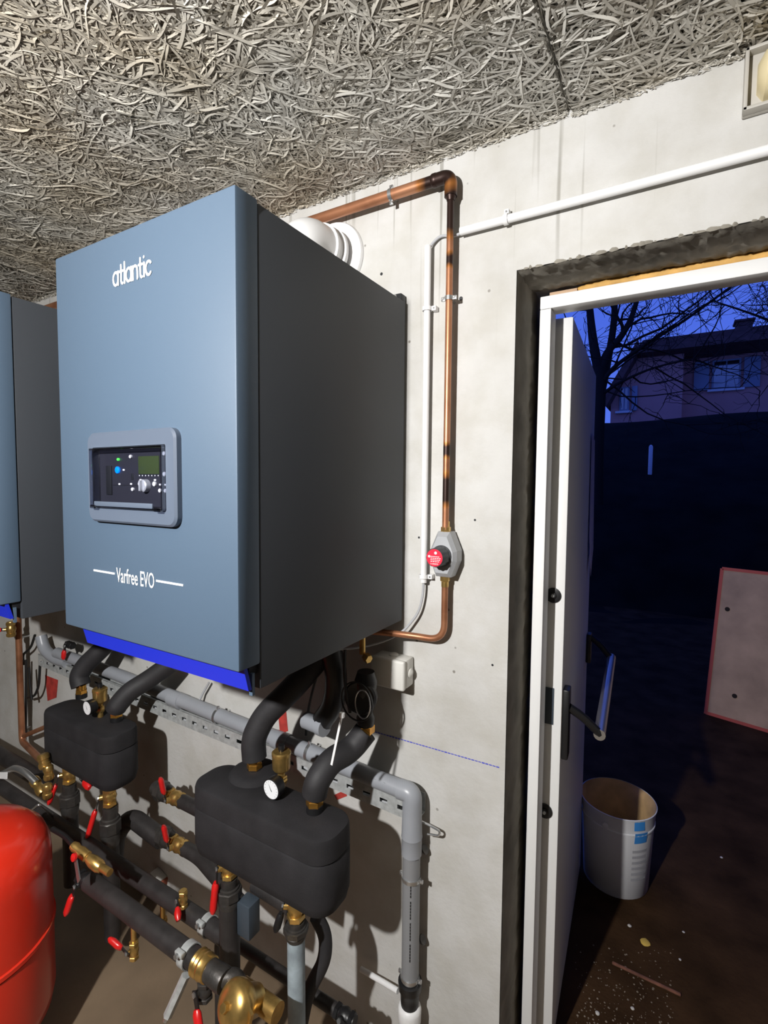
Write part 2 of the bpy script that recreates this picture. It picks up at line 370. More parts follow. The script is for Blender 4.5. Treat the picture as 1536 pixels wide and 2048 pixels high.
# rough rendered lining of the door reveal (jamb and lintel), lumpy
def lumpy_strip(name, pts_fn, nu, nv, amp, parent, mat='rough_concrete'):
    vs = []; fs = []
    for i in range(nu+1):
        for j in range(nv+1):
            p, nrm = pts_fn(i/nu, j/nv); edge = 0.25 if j in (0, nv) else 1
            vs.append(p+nrm*(RNG.random()*amp*edge))
    for i in range(nu):
        for j in range(nv):
            a = i*(nv+1)+j; fs.append((a, a+1, a+nv+2, a+nv+1))
    m = MB(); m.add(vs, fs); return m.build(name, mat, parent, smooth=60)
lumpy_strip('lintel_underside', lambda u, v: (V((DX0+u*(DX1-DX0), v*0.15+0.001, DZ-0.001)), V((0, 0, -1))), 110, 12, 0.008, wall_back)
lumpy_strip('jamb_face', lambda u, v: (V((DX0+0.001, v*0.24+0.001, u*DZ)), V((1, 0, 0))), 170, 10, 0.006, wall_back)
# ragged arris of the lintel
m = MB()
for k in range(150):
    x = DX0+0.96*RNG.random(); r = 0.0015+0.0045*RNG.random()**2; L = .006+.02*RNG.random()
    m.lathe((x, 0.002, DZ+0.001), (1, 0, .1*(RNG.random()-.5)), [(0, r*.4), (L*.3, r), (L*.7, r*.8), (L, r*.3)], 6)
m.build('broken_arris', 'rough_concrete', wall_back)
# chalk line on the wall
p0, p1 = W(745, 1462), W(1000, 1535); m = MB()
for k in range(40):
    a = p0.lerp(p1, k/40); c = p0.lerp(p1, (k+.8)/40); w = 0.0011+0.0008*RNG.random()
    m.add([(a.x, -0.0012, a.z-w), (c.x, -0.0012, c.z-w), (c.x, -0.0012, c.z+w), (a.x, -0.0012, a.z+w)], [(0, 1, 2, 3)])
m.build('chalk_line', 'chalk_blue', wall_back, smooth=0)
for (px, py, rr) in ((763, 548, .0042), (922, 597, .005), (838, 1075, .003), (950, 1040, .003), (985, 1330, .003)):
    p = W(px, py); MB().lathe((p.x, -0.0006, p.z), (0, 1, 0), [(0, rr), (0.002, rr)], 10).build('drill_hole', 'dark_metal', wall_back)

# wood-wool ceiling panels
def strands(name, parent, x0, x1, y0, y1, zlo, n, seg=11, lmax=0.20):
    L = RNG.uniform(min(0.05, lmax*.4), lmax, n); ang = RNG.normal(0.35, 0.75, n)+PI*(RNG.random(n) < .5)+(RNG.random(n) < .25)*RNG.uniform(0, PI, n); curv = RNG.normal(0, 6.0, n); dc = RNG.normal(0, 55.0, n)
    x = RNG.uniform(x0, x1, n); y = RNG.uniform(y0, y1, n); wd = RNG.uniform(0.0013, 0.0031, n)
    depth = RNG.random(n); zb = zlo+depth*0.010+0.001
    tilt = RNG.normal(0, 0.24, n); tw = RNG.normal(0, 0.25, n); ph = RNG.uniform(0, 6.28, n); am = RNG.uniform(0.0003, 0.0018, n)
    P = np.zeros((n, seg+1, 2, 3)); th = ang.copy(); cxp = x.copy(); cyp = y.copy(); st = L/seg
    for i in range(seg+1):
        s = i/seg
        nx, ny = -np.sin(th), np.cos(th); tl = tilt+tw*(s-.5)*2
        taper = np.minimum(1, np.minimum(s, 1-s)*6+0.35)
        z = zb+am*np.sin(ph+s*6.0)
        hx = wd*taper*np.cos(tl); hz = wd*taper*np.sin(tl)
        for j, sg in ((0, -1), (1, 1)):
            P[:, i, j, 0] = cxp+sg*nx*hx; P[:, i, j, 1] = cyp+sg*ny*hx; P[:, i, j, 2] = z+sg*hz
        cxp = cxp+np.cos(th)*st; cyp = cyp+np.sin(th)*st; th = th+(curv+dc*(s-.5))*st
    P[..., 0] = np.clip(P[..., 0], x0+RNG.uniform(0, .008, (n, 1, 1)), x1-RNG.uniform(0, .008, (n, 1, 1)))
    P[..., 1] = np.clip(P[..., 1], y0+.002, y1-RNG.uniform(0, .006, (n, 1, 1)))
    idx = np.arange(n*(seg+1)*2).reshape(n, seg+1, 2)
    F = np.stack([idx[:, :-1, 0], idx[:, 1:, 0], idx[:, 1:, 1], idx[:, :-1, 1]], -1).reshape(-1, 4)
    me = bpy.data.meshes.new(name); nv = P.size//3; nf = len(F)
    me.vertices.add(nv); me.vertices.foreach_set('co', P.reshape(-1).astype(np.float32))
    me.loops.add(nf*4); me.loops.foreach_set('vertex_index', F.reshape(-1).astype(np.int32))
    me.polygons.add(nf); me.polygons.foreach_set('loop_start', (np.arange(nf)*4).astype(np.int32))
    me.polygons.foreach_set('loop_total', np.full(nf, 4, np.int32)); me.update(calc_edges=True); me.validate()
    me.shade_smooth(); me.materials.append(MAT['strand'])
    o = bpy.data.objects.new(name, me); COL.objects.link(o); o.parent = parent; o['kind'] = 'stuff'; return o
SEAM = -0.235
for (x0, x1, y0, y1, zl, n) in ((-2.235, SEAM-.0005, -1.1, 0.0, CEIL-.001, 40000), (SEAM+.001, 1.69, -1.1, 0.0, CEIL-.004, 20000),
                                (-4.19, -2.238, -1.1, 0.0, CEIL, 9000), (-4.19, -1.2, YF+.01, -1.104, CEIL, 4500), (-1.196, 1.69, YF+.01, -1.104, CEIL, 6000)):
    pn = MB().box((x0, y0, zl+.0115), (x1, y1, 2.53), 0.002).build('ceiling_panel', 'panel_core', ceiling, smooth=0)
    strands('wood_strands', pn, x0, x1, y0, y1, zl, n)
    if y1 == 0.0: strands('edge_strands', pn, x0, x1, -.016, -.001, zl-.010, int((x1-x0)*420), 6, .028)

# ---- door_1: frame, leaf opened outwards, panic bar
FY0, FY1 = 0.136, 0.195; PX0, PX1 = -0.322, -0.294; HZ0, HZ1 = 2.108, 2.140
door = bpy.data.objects.new('door_1', None); COL.objects.link(door); door.location = (PX0, FY0, 0); ORG['door_1'] = V((PX0, FY0, 0)); struct(door)
door['label'] = 'white metal exterior door standing open with a black panic bar'
MB().box((PX0, FY0, 0), (PX1, FY1, HZ0-.0005), 0.002).build('frame_post', 'door_white', door)
MB().box((0.56, FY0, 0), (0.588, FY1, HZ0-.0005), 0.002).build('frame_post', 'door_white', door)
MB().box((PX0, FY0, HZ0), (0.588, FY1, HZ1), 0.002).build('frame_head', 'door_white', door)
MB().box((PX0-.012, FY1-.01, 0), (PX0+.004, FY1+.03, HZ0), 0).build('frame_back_plate', 'dark_metal', door)
# foam bead over the head
m = MB(); x = -0.24; 
pts = []
while x < 0.58: pts.append(V((x, 0.158+RNG.random()*.004, 2.149+RNG.random()*.003))); x += 0.03
m.tube(pts, 0.014, 8, radii=[0.010+0.006*RNG.random() if 0 < i < len(pts)-1 else .004 for i in range(len(pts))])
m.build('foam_bead', 'foam_yellow', door, smooth=70)
MB().box((PX0+.02, 0.15, 2.1405), (-0.235, 0.185, 2.152), .001).build('packing_wedge', 'ply', door)
LY = 0.225; lx1 = W(1136, 1000, LY).x; ltop = W(1150, 632, LY).z
ang = math.radians(3.5); R = Matrix.Rotation(ang, 3, 'Z'); hinge = V((lx1, LY, 0))
LW = 0.80; LT = 0.062
def leafbox(lo, hi, bev=0.0): return MB().box((lx1+lo[0], LY+lo[1], lo[2]), (lx1+hi[0], LY+hi[1], hi[2]), bev, R, hinge)
leaf = leafbox((-LT, 0, 0.02), (0, LW, ltop), 0.004).build('leaf', 'door_white', door)
def lp(x, y, z): return hinge+R@V((x, y, z))
for (px, py) in ((1107, 1190), (1090, 1620)):
    c = W(px, py, LY); dx = c.x-lx1
    MB().lathe(lp(dx, 0.0, c.z), R@V((0, -1, 0)), [(0, .021), (.004, .021), (.005, .018), (.005, .009), (.010, .0085), (.011, .004)], 20).build('dog_bolt', 'black', leaf)
    MB().lathe(lp(dx, -0.0105, c.z), R@V((0, -1, 0)), [(0, .005), (.004, .004)], 12).build('bolt_pin', 'galv', leaf)
c = W(1096, 1410, LY)
leafbox((c.x-lx1-.018, -.003, c.z-.052), (c.x-lx1+.016, .001, c.z+.052), .001).build('hinge_plate', 'slate', leaf)
zb = G(1205, 1400, 0.9).z
pb = 0.99
leafbox((0, .008, pb-.10), (.018, .055, pb+.10), .004).build('bar_housing', 'black', leaf)
leafbox((0, LW-.06, pb-.06), (.018, LW-.015, pb+.06), .004).build('bar_housing', 'black', leaf)
m = MB(); m.tube([lp(.015, .03, pb+.045), lp(.05, .045, pb+.02), lp(.095, .07, pb-.03)], .012, 10, bend=.02); m.build('bar_arm', 'black', leaf)
m = MB(); m.tube([lp(.015, LW-.04, pb+.045), lp(.05, LW-.04, pb+.02), lp(.095, LW-.05, pb-.03)], .012, 10, bend=.02); m.build('bar_arm', 'black', leaf)
m = MB(); m.tube([lp(.095, .06, pb-.03), lp(.095, LW-.03, pb-.03)], .016, 14); m.build('push_bar', 'steel', leaf)
m = MB(); m.add([lp(.004, LW-.17, 1.86), lp(.004, LW-.01, 1.84), lp(.012, LW-.02, 1.40), lp(.014, LW-.13, 1.30), lp(.005, LW-.15, 1.46)], [(0, 1, 2, 3, 4)])
m.build('film_scrap', 'film', leaf, smooth=0)

# ============================================================ OUTSIDE
struct(MB().box((-9, WT, -0.3), (9, 7.0, -0.001)).build('ground', 'asphalt', smooth=0, origin=(0, 0, 0)))
struct(MB().box((-2.2, WT, 2.60), (2.4, 1.25, 2.72), .01).build('sky_shade_eaves', 'low_bounce', smooth=0, origin=(0, 0, 0)))  # unseen overhang, added to keep sky light off the yard
struct(MB().box((2.0, WT, 0), (2.4, 9.0, 4.2)).build('sky_shade_wall', 'low_bounce', smooth=0, origin=(0, 0, 0)))  # unseen side wall, added to shade the door leaf from the sky
# hillside rising behind the yard
vs = []; fs = []; nx, ny = 60, 24
hz = W(1350, 836, 13.0).z
for j in range(ny+1):
    for i in range(nx+1):
        x = -14+34*i/nx; y = 5.2+ (13.0-5.2)*j/ny; t = max(0, (j-3)/(ny-3)); z = -0.02+(hz+.02)*(t**.8)
        if 0 < j < ny: z += 0.10*(RNG.random()-.5)
        if j == ny: z += 0.05*math.sin(x*1.3)
        vs.append((x, y, z))
for j in range(ny+1): pass
for j in range(ny):
    for i in range(nx): a = j*(nx+1)+i; fs.append((a, a+1, a+nx+2, a+nx+1))
k = len(vs)
for i in range(nx+1): vs.append((-14+34*i/nx, 45.0, hz-0.15))
for i in range(nx): a = ny*(nx+1)+i; fs.append((a, a+1, k+i+1, k+i))
m = MB(); m.add(vs, fs); struct(m.build('hillside', 'hill', smooth=60, origin=(0, 0, 0)))

# house
HY = 19.0
def hp(px, py, y=HY): return W(px, py, y)
hc = hp(1380, 836); hz0 = hz-0.3
house = thing('house', 'two-storey rendered house with tiled roof beyond the dark bank', 'house', (hc.x, HY+3, hz0))
xl, xr_, ze = hp(1222, 800).x, hp(1222, 800).x+11.0, hp(1365, 700).z
xc = hp(1366, 760).x; zr = hp(1276, 672).z
zl_ = hp(1215, 790).z
pr = [(xl, hz0), (xc, hz0), (xc, ze+.15), (hp(1285, 690).x, ze+.15), (xl, zl_)]
MB().poly([[V((x, HY+d, z)) for x, z in pr] for d in (0, 7)]).build('gable_wall', 'house_wall', house, smooth=0)
MB().poly([[V((x, HY+d, z)) for x, z in ((xc, hz0), (xr_, hz0), (xr_, ze+.15), (xc, ze+.15))] for d in (1.0, 7)]).build('front_wall', 'house_wall', house, smooth=0)
a, c_, d_ = hp(1203, 800, HY-.7), hp(1276, 678, HY-.7), hp(1536, 664)
zrg = hp(1400, 668, HY+3.2).z
rf = MB().poly([[V((x, HY+d, z)) for x, z in ((a.x, a.z), (c_.x, c_.z), (c_.x, c_.z-.45), (a.x+.15, a.z-.25))] for d in (-.7, 7.5)]).build('roof', 'roof', house, smooth=0)
MB().poly([[V((x, y, z)) for y, z in ((HY-.8, ze-.12), (HY-.8, ze+.05), (HY+3.2, zrg), (HY+7.5, ze), (HY+7.5, ze-.15))] for x in (c_.x-.05, xr_+.4)]).build('roof', 'roof', house, smooth=0)
m = MB()
for k in range(9):
    t = k/9; y = HY-.75+3.9*t; z = ze+.05+(zrg-.05-ze)*t
    m.box((c_.x-.05, y, z), (xr_+.4, y+.08, z+.05))
m.build('tile_courses', 'roof', rf, smooth=0)
p = hp(1487, 662, HY+3)
ch = MB().box((p.x-.25, HY+2.7, zr-.1), (p.x+.25, HY+3.3, p.z+.28), .02).build('chimney', 'roof', house)
MB().box((p.x-.32, HY+2.62, p.z+.28), (p.x+.32, HY+3.38, p.z+.36), .02).build('chimney_cap', 'roof', ch)
def window(px0, px1, py0, py1, y, sh):
    a = W(px0, py0, y); c = W(px1, py1, y); w = c.x-a.x
    wd = MB().box((a.x, y-.06, c.z), (c.x, y+.05, a.z), .01).build('window', 'shutter', house)
    for i in range(2):
        xa = a.x+.06+i*(w-.08)/2; MB().box((xa, y-.07, c.z+.06), (xa+(w-.16)/2, y-.061, a.z-.06)).build('pane', 'pane', wd, smooth=0)
    MB().box((a.x-.12, y-.16, c.z-.08), (c.x+.12, y+.02, c.z), .01).build('sill', 'white', wd)
    for i, s in enumerate(sh):
        xa = (a.x-.08-w*.55) if s < 0 else (c.x+.08)
        so = MB().box((xa, y-.1, c.z), (xa+w*.55, y-.04, a.z), .008).build('shutter', 'shutter', wd)
window(1425, 1480, 722, 776, HY+1.0, (-1, 1)); window(1240, 1258, 775, 822, HY, (1,))

# bare trees
def grow(rg, p, d, L, r, n=7, wob=.12, up=.03, rmin=.003):
    pts = [V(p)]; d = V(d).normalized(); rad = [r]
    for i in range(n):
        d = (d+V(rg.normal(0, wob, 3))+V((0, 0, up))).normalized(); pts.append(pts[-1]+d*(L/n)); rad.append(max(r*(1-.8*(i+1)/n), rmin))
    return pts, rad
def smooth_path(P, n=5):
    out = []
    for i in range(len(P)-1):
        p0 = P[max(i-1, 0)]; p1 = P[i]; p2 = P[i+1]; p3 = P[min(i+2, len(P)-1)]
        for j in range(n):
            t = j/n; out.append(.5*((2*p1)+(p2-p0)*t+(2*p0-5*p1+4*p2-p3)*t*t+(3*p1-p0-3*p2+p3)*t**3))
    return out+[P[-1]]
def tree(label, y, trunk, limbs, seed, nb, ntw, bias):
    rg = np.random.default_rng(seed)
    def path(pp): return smooth_path([W(px, py, y+dy) for px, py, dy in pp])
    tp = path(trunk[0]); root = thing('bare_tree', label, 'tree', tp[0], 'bare trees in the yard beyond')
    r0, r1 = trunk[1]; m = MB(); m.tube(tp, r0, 10, radii=[r0+(r1-r0)*i/(len(tp)-1) for i in range(len(tp))]); m.build('trunk', 'bark', root, smooth=80)
    tm = MB()
    for pp, (ra, rb) in limbs:
        lp_ = path(pp); rad = [ra+(rb-ra)*i/(len(lp_)-1) for i in range(len(lp_))]
        m = MB(); m.tube(lp_, ra, 8, radii=rad); lo = m.build('limb', 'bark', root, smooth=80)
        for i in range(nb):
            k = 2+int(rg.random()*(len(lp_)-3)); d = V(rg.normal(0, .8, 3))+V(bias)
            bp, br = grow(rg, lp_[k], d, rg.uniform(.8, 2.2), max(rad[k]*.45, .012), 8, .16, .02, .005)
            m = MB(); m.tube(bp, .03, 5, radii=br); m.build('branch', 'bark', root, smooth=80)
            for j in range(ntw):
                q = 1+int(rg.random()*7.9); d2 = V(rg.normal(0, 1, 3))+V(bias)*.6
                sp, sr = grow(rg, bp[q], d2, rg.uniform(.35, 1.1), max(br[q]*.5, .006), 6, .22, -.01, .0035)
                tm.tube(sp, .01, 4, radii=sr, cap=False)
                for jj in range(4):
                    q2 = 1+int(rg.random()*5.9); d3 = V(rg.normal(0, 1, 3))
                    s3, r3 = grow(rg, sp[q2], d3, rg.uniform(.15, .5), .005, 5, .25, -.03, .003)
                    tm.tube(s3, .006, 3, radii=r3, cap=False)
    t = tm.build('twigs', 'bark', root, smooth=80); t['kind'] = 'stuff'
    return root
tree('bare forked tree rising beside the open door leaf', 6.6,
     ([(1190, 1010, 0), (1192, 900, 0), (1197, 800, 0), (1200, 735, 0)], (.12, .085)),
     (([(1199, 750, 0), (1186, 680, 0), (1178, 600, .05), (1168, 480, .1)], (.075, .03)),
      ([(1200, 745, 0), (1215, 705, .05), (1244, 670, .1), (1268, 620, .1), (1300, 500, .2)], (.065, .025)),
      ([(1199, 800, 0), (1214, 730, .1), (1228, 640, .2), (1228, 560, .3), (1222, 440, .3)], (.06, .03)),
      ([(1202, 770, 0), (1228, 735, -.1), (1290, 690, -.2), (1370, 640, -.3), (1480, 560, -.4)], (.035, .012)),
      ([(1202, 790, 0), (1240, 765, -.1), (1310, 735, -.1), (1400, 715, -.1)], (.028, .008))), 5, 6, 5, (.35, 0, .3))
tree('bare twiggy tree standing further right near the house', 10.5,
     ([(1640, 900, 0), (1642, 780, 0), (1645, 640, 0)], (.10, .07)),
     (([(1645, 660, 0), (1600, 600, .1), (1540, 560, .2), (1450, 520, .2)], (.05, .015)),
      ([(1644, 700, 0), (1580, 660, -.1), (1510, 630, -.2), (1420, 600, -.3)], (.04, .012)),
      ([(1645, 640, 0), (1650, 560, 0), (1640, 400, 0)], (.07, .03))), 9, 7, 8, (-.35, 0, .2))

# marker post, board, pail, litter
def hill_z(y): t = max(0, ((y-5.2)/7.8*24-3)/21); return -0.02+(hz+.02)*(t**.8)
py_ = 5.3
while W(1299, 946, py_).z > hill_z(py_) and py_ < 12: py_ += .02
a, c = W(1302, 893, py_), W(1299, 946, py_)
pst = thing('marker_post', 'short white marker post on the dark bank', 'post', (a.x, py_, c.z-.1))
MB().box((a.x-.035, py_-.03, c.z-.1), (a.x+.035, py_+.03, a.z), .01).build('shaft', 'white', pst)
MB().poly([[V((a.x-.035, py_-.03, a.z)), V((a.x+.035, py_-.03, a.z)), V((a.x+.035, py_+.03, a.z)), V((a.x-.035, py_+.03, a.z))], [V((a.x-.012, py_-.015, a.z+.03)), V((a.x+.012, py_-.015, a.z+.03)), V((a.x+.012, py_+.01, a.z+.03)), V((a.x-.012, py_+.01, a.z+.03))]]).build('pointed_top', 'white', pst)
bl = G(1412, 1427, 0.0); br = G(1536, 1464, 0.0); dirx = (br-bl).normalized(); dirx.z = 0
tl = W(1445, 1137, bl.y+.12); upv = (tl-bl); nrm = dirx.cross(upv).normalized(); bw = 1.25
bd = thing('plywood_board', 'weathered plywood board with red edges leaning in the yard', 'board', bl)
def bq(u, v, w): return bl+dirx*u+upv*v+nrm*w
MB().poly([[bq(0, 0.0, w), bq(bw, 0.0, w), bq(bw+.05, 1, w), bq(0, 1, w)] for w in (-.01, .01)]).build('sheet', 'ply', bd, smooth=0)
for nm, e0, e1 in (('edge_band', (0, 0), (0, 1)), ('edge_band', (0, 1), (bw, 1)), ('edge_band', (0, 0), (bw, 0))):
    m = MB(); m._last = 0; m.bar(bq(e0[0], e0[1]+(.008 if e0[1] == e1[1] == 0 else 0), 0), bq(e1[0], e1[1]+(.008 if e0[1] == e1[1] == 0 else 0), 0), .022, .026, nrm); m.build(nm, 'ply_edge', bd, smooth=0)
for (u, v) in ((.06, .73), (.16, .17)):
    MB().lathe(bq(u, v, .0105 if nrm.y < 0 else -.0125), nrm, [(0, .016), (.002, .016)], 10).build('knot', 'bark', bd)
MB().box((bl.x+.25, bl.y+.16, 0), (bl.x+1.0, bl.y+.5, 0.55), .01).build('prop_block', 'asphalt', bd)

bc = G(1240, 1800, 0.0); R0 = .125; R1 = .144; BH = .345
pc = V((G(1230, 1752, 0).x, G(1230, 1752, 0).y, 0))
pail = thing('paint_pail', 'white plastic paint pail with blue label beside the open door', 'pail', pc)
MB().lathe(pc, (0, 0, 1), [(0, R0-.004), (.004, R0), (BH-.07, R1-.006), (BH-.068, R1-.002), (BH-.062, R1-.002), (BH-.06, R1-.005), (BH-.008, R1), (BH, R1+.003), (BH+.002, R1)], 48, cap=False).build('outer_wall', 'pail', pail, smooth=50)
MB().lathe(pc+V((0, 0, .006)), (0, 0, 1), [(0, .001), (0.001, R0-.008), (BH-.07, R1-.010), (BH-.006, R1-.001)], 48, cap=False).build('inside', 'pail_in', pail, smooth=50)
def wrap(name, a0, a1, z0, z1, mat, off=.0012):
    m = MB(); n = 10; vs = []; fs = []
    for i in range(n+1):
        t = math.radians(a0+(a1-a0)*i/n)
        for z in (z0, z1):
            r = R0+(R1-.006-R0)*min(z, BH-.07)/(BH-.07) + off + (.004 if z > BH-.06 else 0); vs.append(pc+V((r*math.cos(t), r*math.sin(t), z)))
    for i in range(n): fs.append((2*i, 2*i+2, 2*i+3, 2*i+1))
    m.add(vs, fs); return m.build(name, mat, pail, smooth=80)
wrap('blue_label', -58, -35, .245, .29, 'label_blue'); wrap('blue_label', -60, -42, .302, .345, 'label_blue', .002)
for i in range(6): wrap('print_line', -60, -30+RNG.uniform(-6, 4), .085+i*.024, .088+i*.024+.008, 'label_grey')
m = MB(); m.lathe(pc+V((-.03, -R1+.002, BH-.045)), (0, -1, 0), [(0, .012), (.006, .012), (.008, .006)], 12); m.build('handle_lug', 'pail', pail)
for i, (px, py, s, mt, nm, lab, ct) in enumerate(((1290, 1886, .015, 'leaf_yellow', 'fallen_leaf', 'yellow fallen leaf on the dark ground', 'leaf'),
        (1259, 1853, .006, 'pebble', 'pebble', 'pale pebble just below the paint pail', 'stone'), (1367, 1865, .004, 'pebble', 'pebble', 'small pale pebble right of the yellow leaf', 'stone'),
        (1443, 1716, .005, 'pebble', 'pebble', 'pale pebble alone on the ground right of the pail', 'stone'), (1360, 1920, .004, 'pebble', 'pebble', 'pale pebble right below the yellow leaf', 'stone'),
        (1265, 2018, .005, 'pebble', 'pebble', 'pale pebble near the bottom edge of the ground', 'stone'), (1195, 2028, .006, 'pebble', 'pebble', 'pale pebble lowest beside the door leaf', 'stone'))):
    g = G(px, py); bm = bmesh.new(); bmesh.ops.create_icosphere(bm, subdivisions=2, radius=s)
    m = MB(); m.add([V((q.co.x*(1+.3*RNG.random()), q.co.y*(1+.3*RNG.random()), (q.co.z*(.25 if mt == 'leaf_yellow' else .6))))+V((g.x, g.y, s*(.22 if mt == 'leaf_yellow' else .5))) for q in bm.verts], [tuple(x.index for x in f.verts) for f in bm.faces]); bm.free()
    tag(m.build(nm, mt, smooth=30), lab, ct)

# ============================================================ BOILERS
def stroke_text(name, mat, parent, x0, y, z0, width, xh, th=.0048):
    # rounded lower-case lettering drawn with thick round-ended strokes
    def arc(cx, cy, rx, ry, a0, a1, n=18): return [(cx+rx*math.cos(math.radians(a0+(a1-a0)*i/n)), cy+ry*math.sin(math.radians(a0+(a1-a0)*i/n))) for i in range(n+1)]
    A = ([arc(.42, .5, .42, .5, 0, 360), [(.84, 1.0), (.84, 0)]], 1.06)
    T = ([[(.22, 1.42), (.22, .28)]+arc(.46, .28, .24, .28, 180, 280, 6), [(0, .95), (.55, .95)]], .74)
    Lt = ([[(.05, 1.55), (.05, 0)]], .30)
    N = ([[(0, 1.0), (0, 0)], arc(.36, .62, .36, .38, 180, 0, 12)+[(.72, 0)]], .94)
    I = ([[(.05, 1.0), (.05, 0)], [(.05, 1.42), (.05, 1.44)]], .30)
    Cc = ([arc(.45, .5, .43, .5, 45, 315)], .8)
    glyphs = [A, T, Lt, A, N, T, I, Cc]; tot = sum(g[1] for g in glyphs); kx = width/tot; m = MB(); pen = 0; h = th/2
    yb0 = y
    for gi, (st, adv) in enumerate(glyphs):
        y = yb0
        for path in st:
            P = [V((x0+(pen+px)*kx, 0, z0+pz*xh)) for px, pz in path]
            for i in range(len(P)-1):
                d = (P[i+1]-P[i]); d.normalize(); nn = V((-d.z, 0, d.x))*h
                q = [P[i]+nn, P[i]-nn, P[i+1]-nn, P[i+1]+nn]; y -= 1.5e-5; m.add([(v.x, y, v.z) for v in q], [(0, 1, 2, 3)])
            for c in P:
                y -= 1.5e-5; m.add([(c.x+h*math.cos(2*PI*k/10), y, c.z+h*math.sin(2*PI*k/10)) for k in range(10)], [tuple(range(10))])
        pen += adv
    return m.build(name, mat, parent, smooth=0)
def boiler(xr, labels, side_label, detail=True):
    w = 0.549; x0 = xr-w; x1 = xr; yf = -0.600; ys = -0.547; zt = 2.139; zb = 1.286; zp = 1.336
    root = thing('wall_boiler', labels, 'boiler', (x0+w/2, -.30, zb), 'wall-hung boilers')
    # casing: side sheets with folded edges
    MB().box((x0+.004, ys, zb+.002), (x1-.0025, -.012, zt-.004), .003).build('casing', 'casing', root)
    fp = MB().box((x0, yf, zp), (x1, ys-.0015, zt), .004).build('front_panel', 'blue_grey', root)
    MB().box((x0+.02, ys-.02, zb+.03), (x1-.010, ys+.002, zp+.03), .001).build('lower_recess', 'dark_metal', root)
    # blue strip below the door
    m = MB(); m.poly([[V((x, yf+.012, zp+.012)), V((x, yf+.026, zb+.008)), V((x, yf+.034, zb+.008)), V((x, yf+.02, zp+.012))] for x in (x0+.040, x1-.004)])
    m.build('blue_strip', 'blue', root, smooth=0)
    MB().box((x1-.012, ys-.018, zb-.004), (x1-.004, ys-.012, zb+.036)).build('flange', 'blue_grey', root, smooth=0)
    # hanging bracket behind the casing
    bk = MB().box((x1-.055, -.03, zt-.025), (x1-.006, -.003, zt+.016), .004).build('wall_bracket', 'dark_metal', root)
    MB().hexnut((x1-.022, -.0305, zt+.006), (0, -1, 0), .006, .006).build('bracket_bolt', 'steel', bk)
    # flue elbow
    fx = x1-.243; fz = 2.298
    fl = MB(); fl.tube([V((fx, -.150, zt-.02)), V((fx, -.150, fz)), V((fx, -.02, fz))], .064, 24, bend=.085, nb=12)
    fo = fl.build('flue_elbow', 'white', root, smooth=50)
    fl = MB(); fl.lathe((fx, -.045, fz), (0, 1, 0), [(0, .067), (.002, .073), (.012, .073), (.014, .067)], 32); fl.lathe((fx, -.078, fz), (0, 1, 0), [(0, .066), (.002, .070), (.012, .070), (.014, .066)], 32)
    fl.build('flue_collar', 'white', fo)
    MB().lathe((fx, -.012, fz), (0, 1, 0), [(0, .068), (.001, .098), (.008, .101), (.011, .101)], 40).build('wall_rosette', 'white', fo)
    if not detail: return root
    yq = yf-.0004
    stroke_text('brand_lettering', 'white_print', fp, -0.9655+xr+.631, yq-.0006, 2.040, .118, .0245)
    text_part('model_lettering', 'Varfree EVO', 'white_print', fp, (xr-.631*0+(-.916+.631), yq, 1.4700), (1, 0, 0), (0, 0, 1), .122, .030, bold=.004)
    for a_, c_ in ((-1.059, -.984), (-.849, -.771)):
        MB().box((a_+xr+.631, yq-.0008, 1.4692), (c_+xr+.631, yq+.0005, 1.4728)).build('print_rule', 'white_print', fp, smooth=0)
    # control panel
    bx0, bx1, bz0, bz1 = xr-.419, xr-.140, 1.577, 1.757
    ix0, ix1, iz0, iz1 = bx0+.020, bx1-.026, bz0+.028, bz1-.030
    n = 7; o1 = rrect(bx0, bx1, bz0, bz1, .020, n); o2 = rrect(bx0+.004, bx1-.004, bz0+.004, bz1-.004, .017, n); i1 = rrect(ix0, ix1, iz0, iz1, .004, n)
    k = len(o1); vs = []
    for L, y in ((o1, yf), (o1, yf-.010), (o2, yf-.014), (i1, yf-.014), (i1, yf-.001)): vs += [V((x, y, z)) for x, z in L]
    fs = []
    for r_ in range(4):
        for j in range(k): j2 = (j+1) % k; fs.append((r_*k+j, r_*k+j2, (r_+1)*k+j2, (r_+1)*k+j))
    bz = MB(); bz.add(vs, fs); bez = bz.build('control_panel', 'bezel', root, smooth=40)
    yb = yf-.0015
    MB().box((ix0, yb, iz0), (ix1, yf+.001, iz1)).build('fascia', 'board_dark', bez, smooth=0)
    iw = ix1-ix0; ih = iz1-iz0
    def at(u, v): return ix0+u*iw, iz0+(1-v)*ih
    def fbox(nm, u0, u1, v0, v1, mt, t=.003):
        a, q = at(u0, v1); c, d = at(u1, v0); return MB().box((a, yb-t, q), (c, yb+.0005, d), .0006).build(nm, mt, bez)
    def fbtn(nm, u, v, r, mt, t=.004):
        a, q = at(u, v); return MB().lathe((a, yb+.0005, q), (0, -1, 0), [(0, r), (t*.8, r), (t, r*.8)], 16).build(nm, mt, bez)
    fbox('lcd_screen', .58, .85, .16, .44, 'lcd', .0015)
    fbox('fascia_split', .20, .97, .615, .622, 'dark_metal', .0006); fbox('switch_recess', .12, .20, .30, .78, 'dark_metal', .002); fbox('fuse_slot', .475, .505, .43, .53, 'dark_metal', .001)
    fbtn('power_button', .29, .37, .0068, 'led_blue'); fbtn('status_light', .305, .20, .0028, 'led_green')
    for (u, v, r) in ((.48, .16, .0036), (.50, .68, .0036), (.92, .13, .004), (.92, .44, .0042), (.60, .59, .0046), (.79, .59, .0046), (.86, .69, .0038), (.93, .69, .0038)): fbtn('button', u, v, r, 'white')
    for i in range(7): fbtn('menu_mark', .585+i*.041, .462, .0012, 'white_print', .0008)
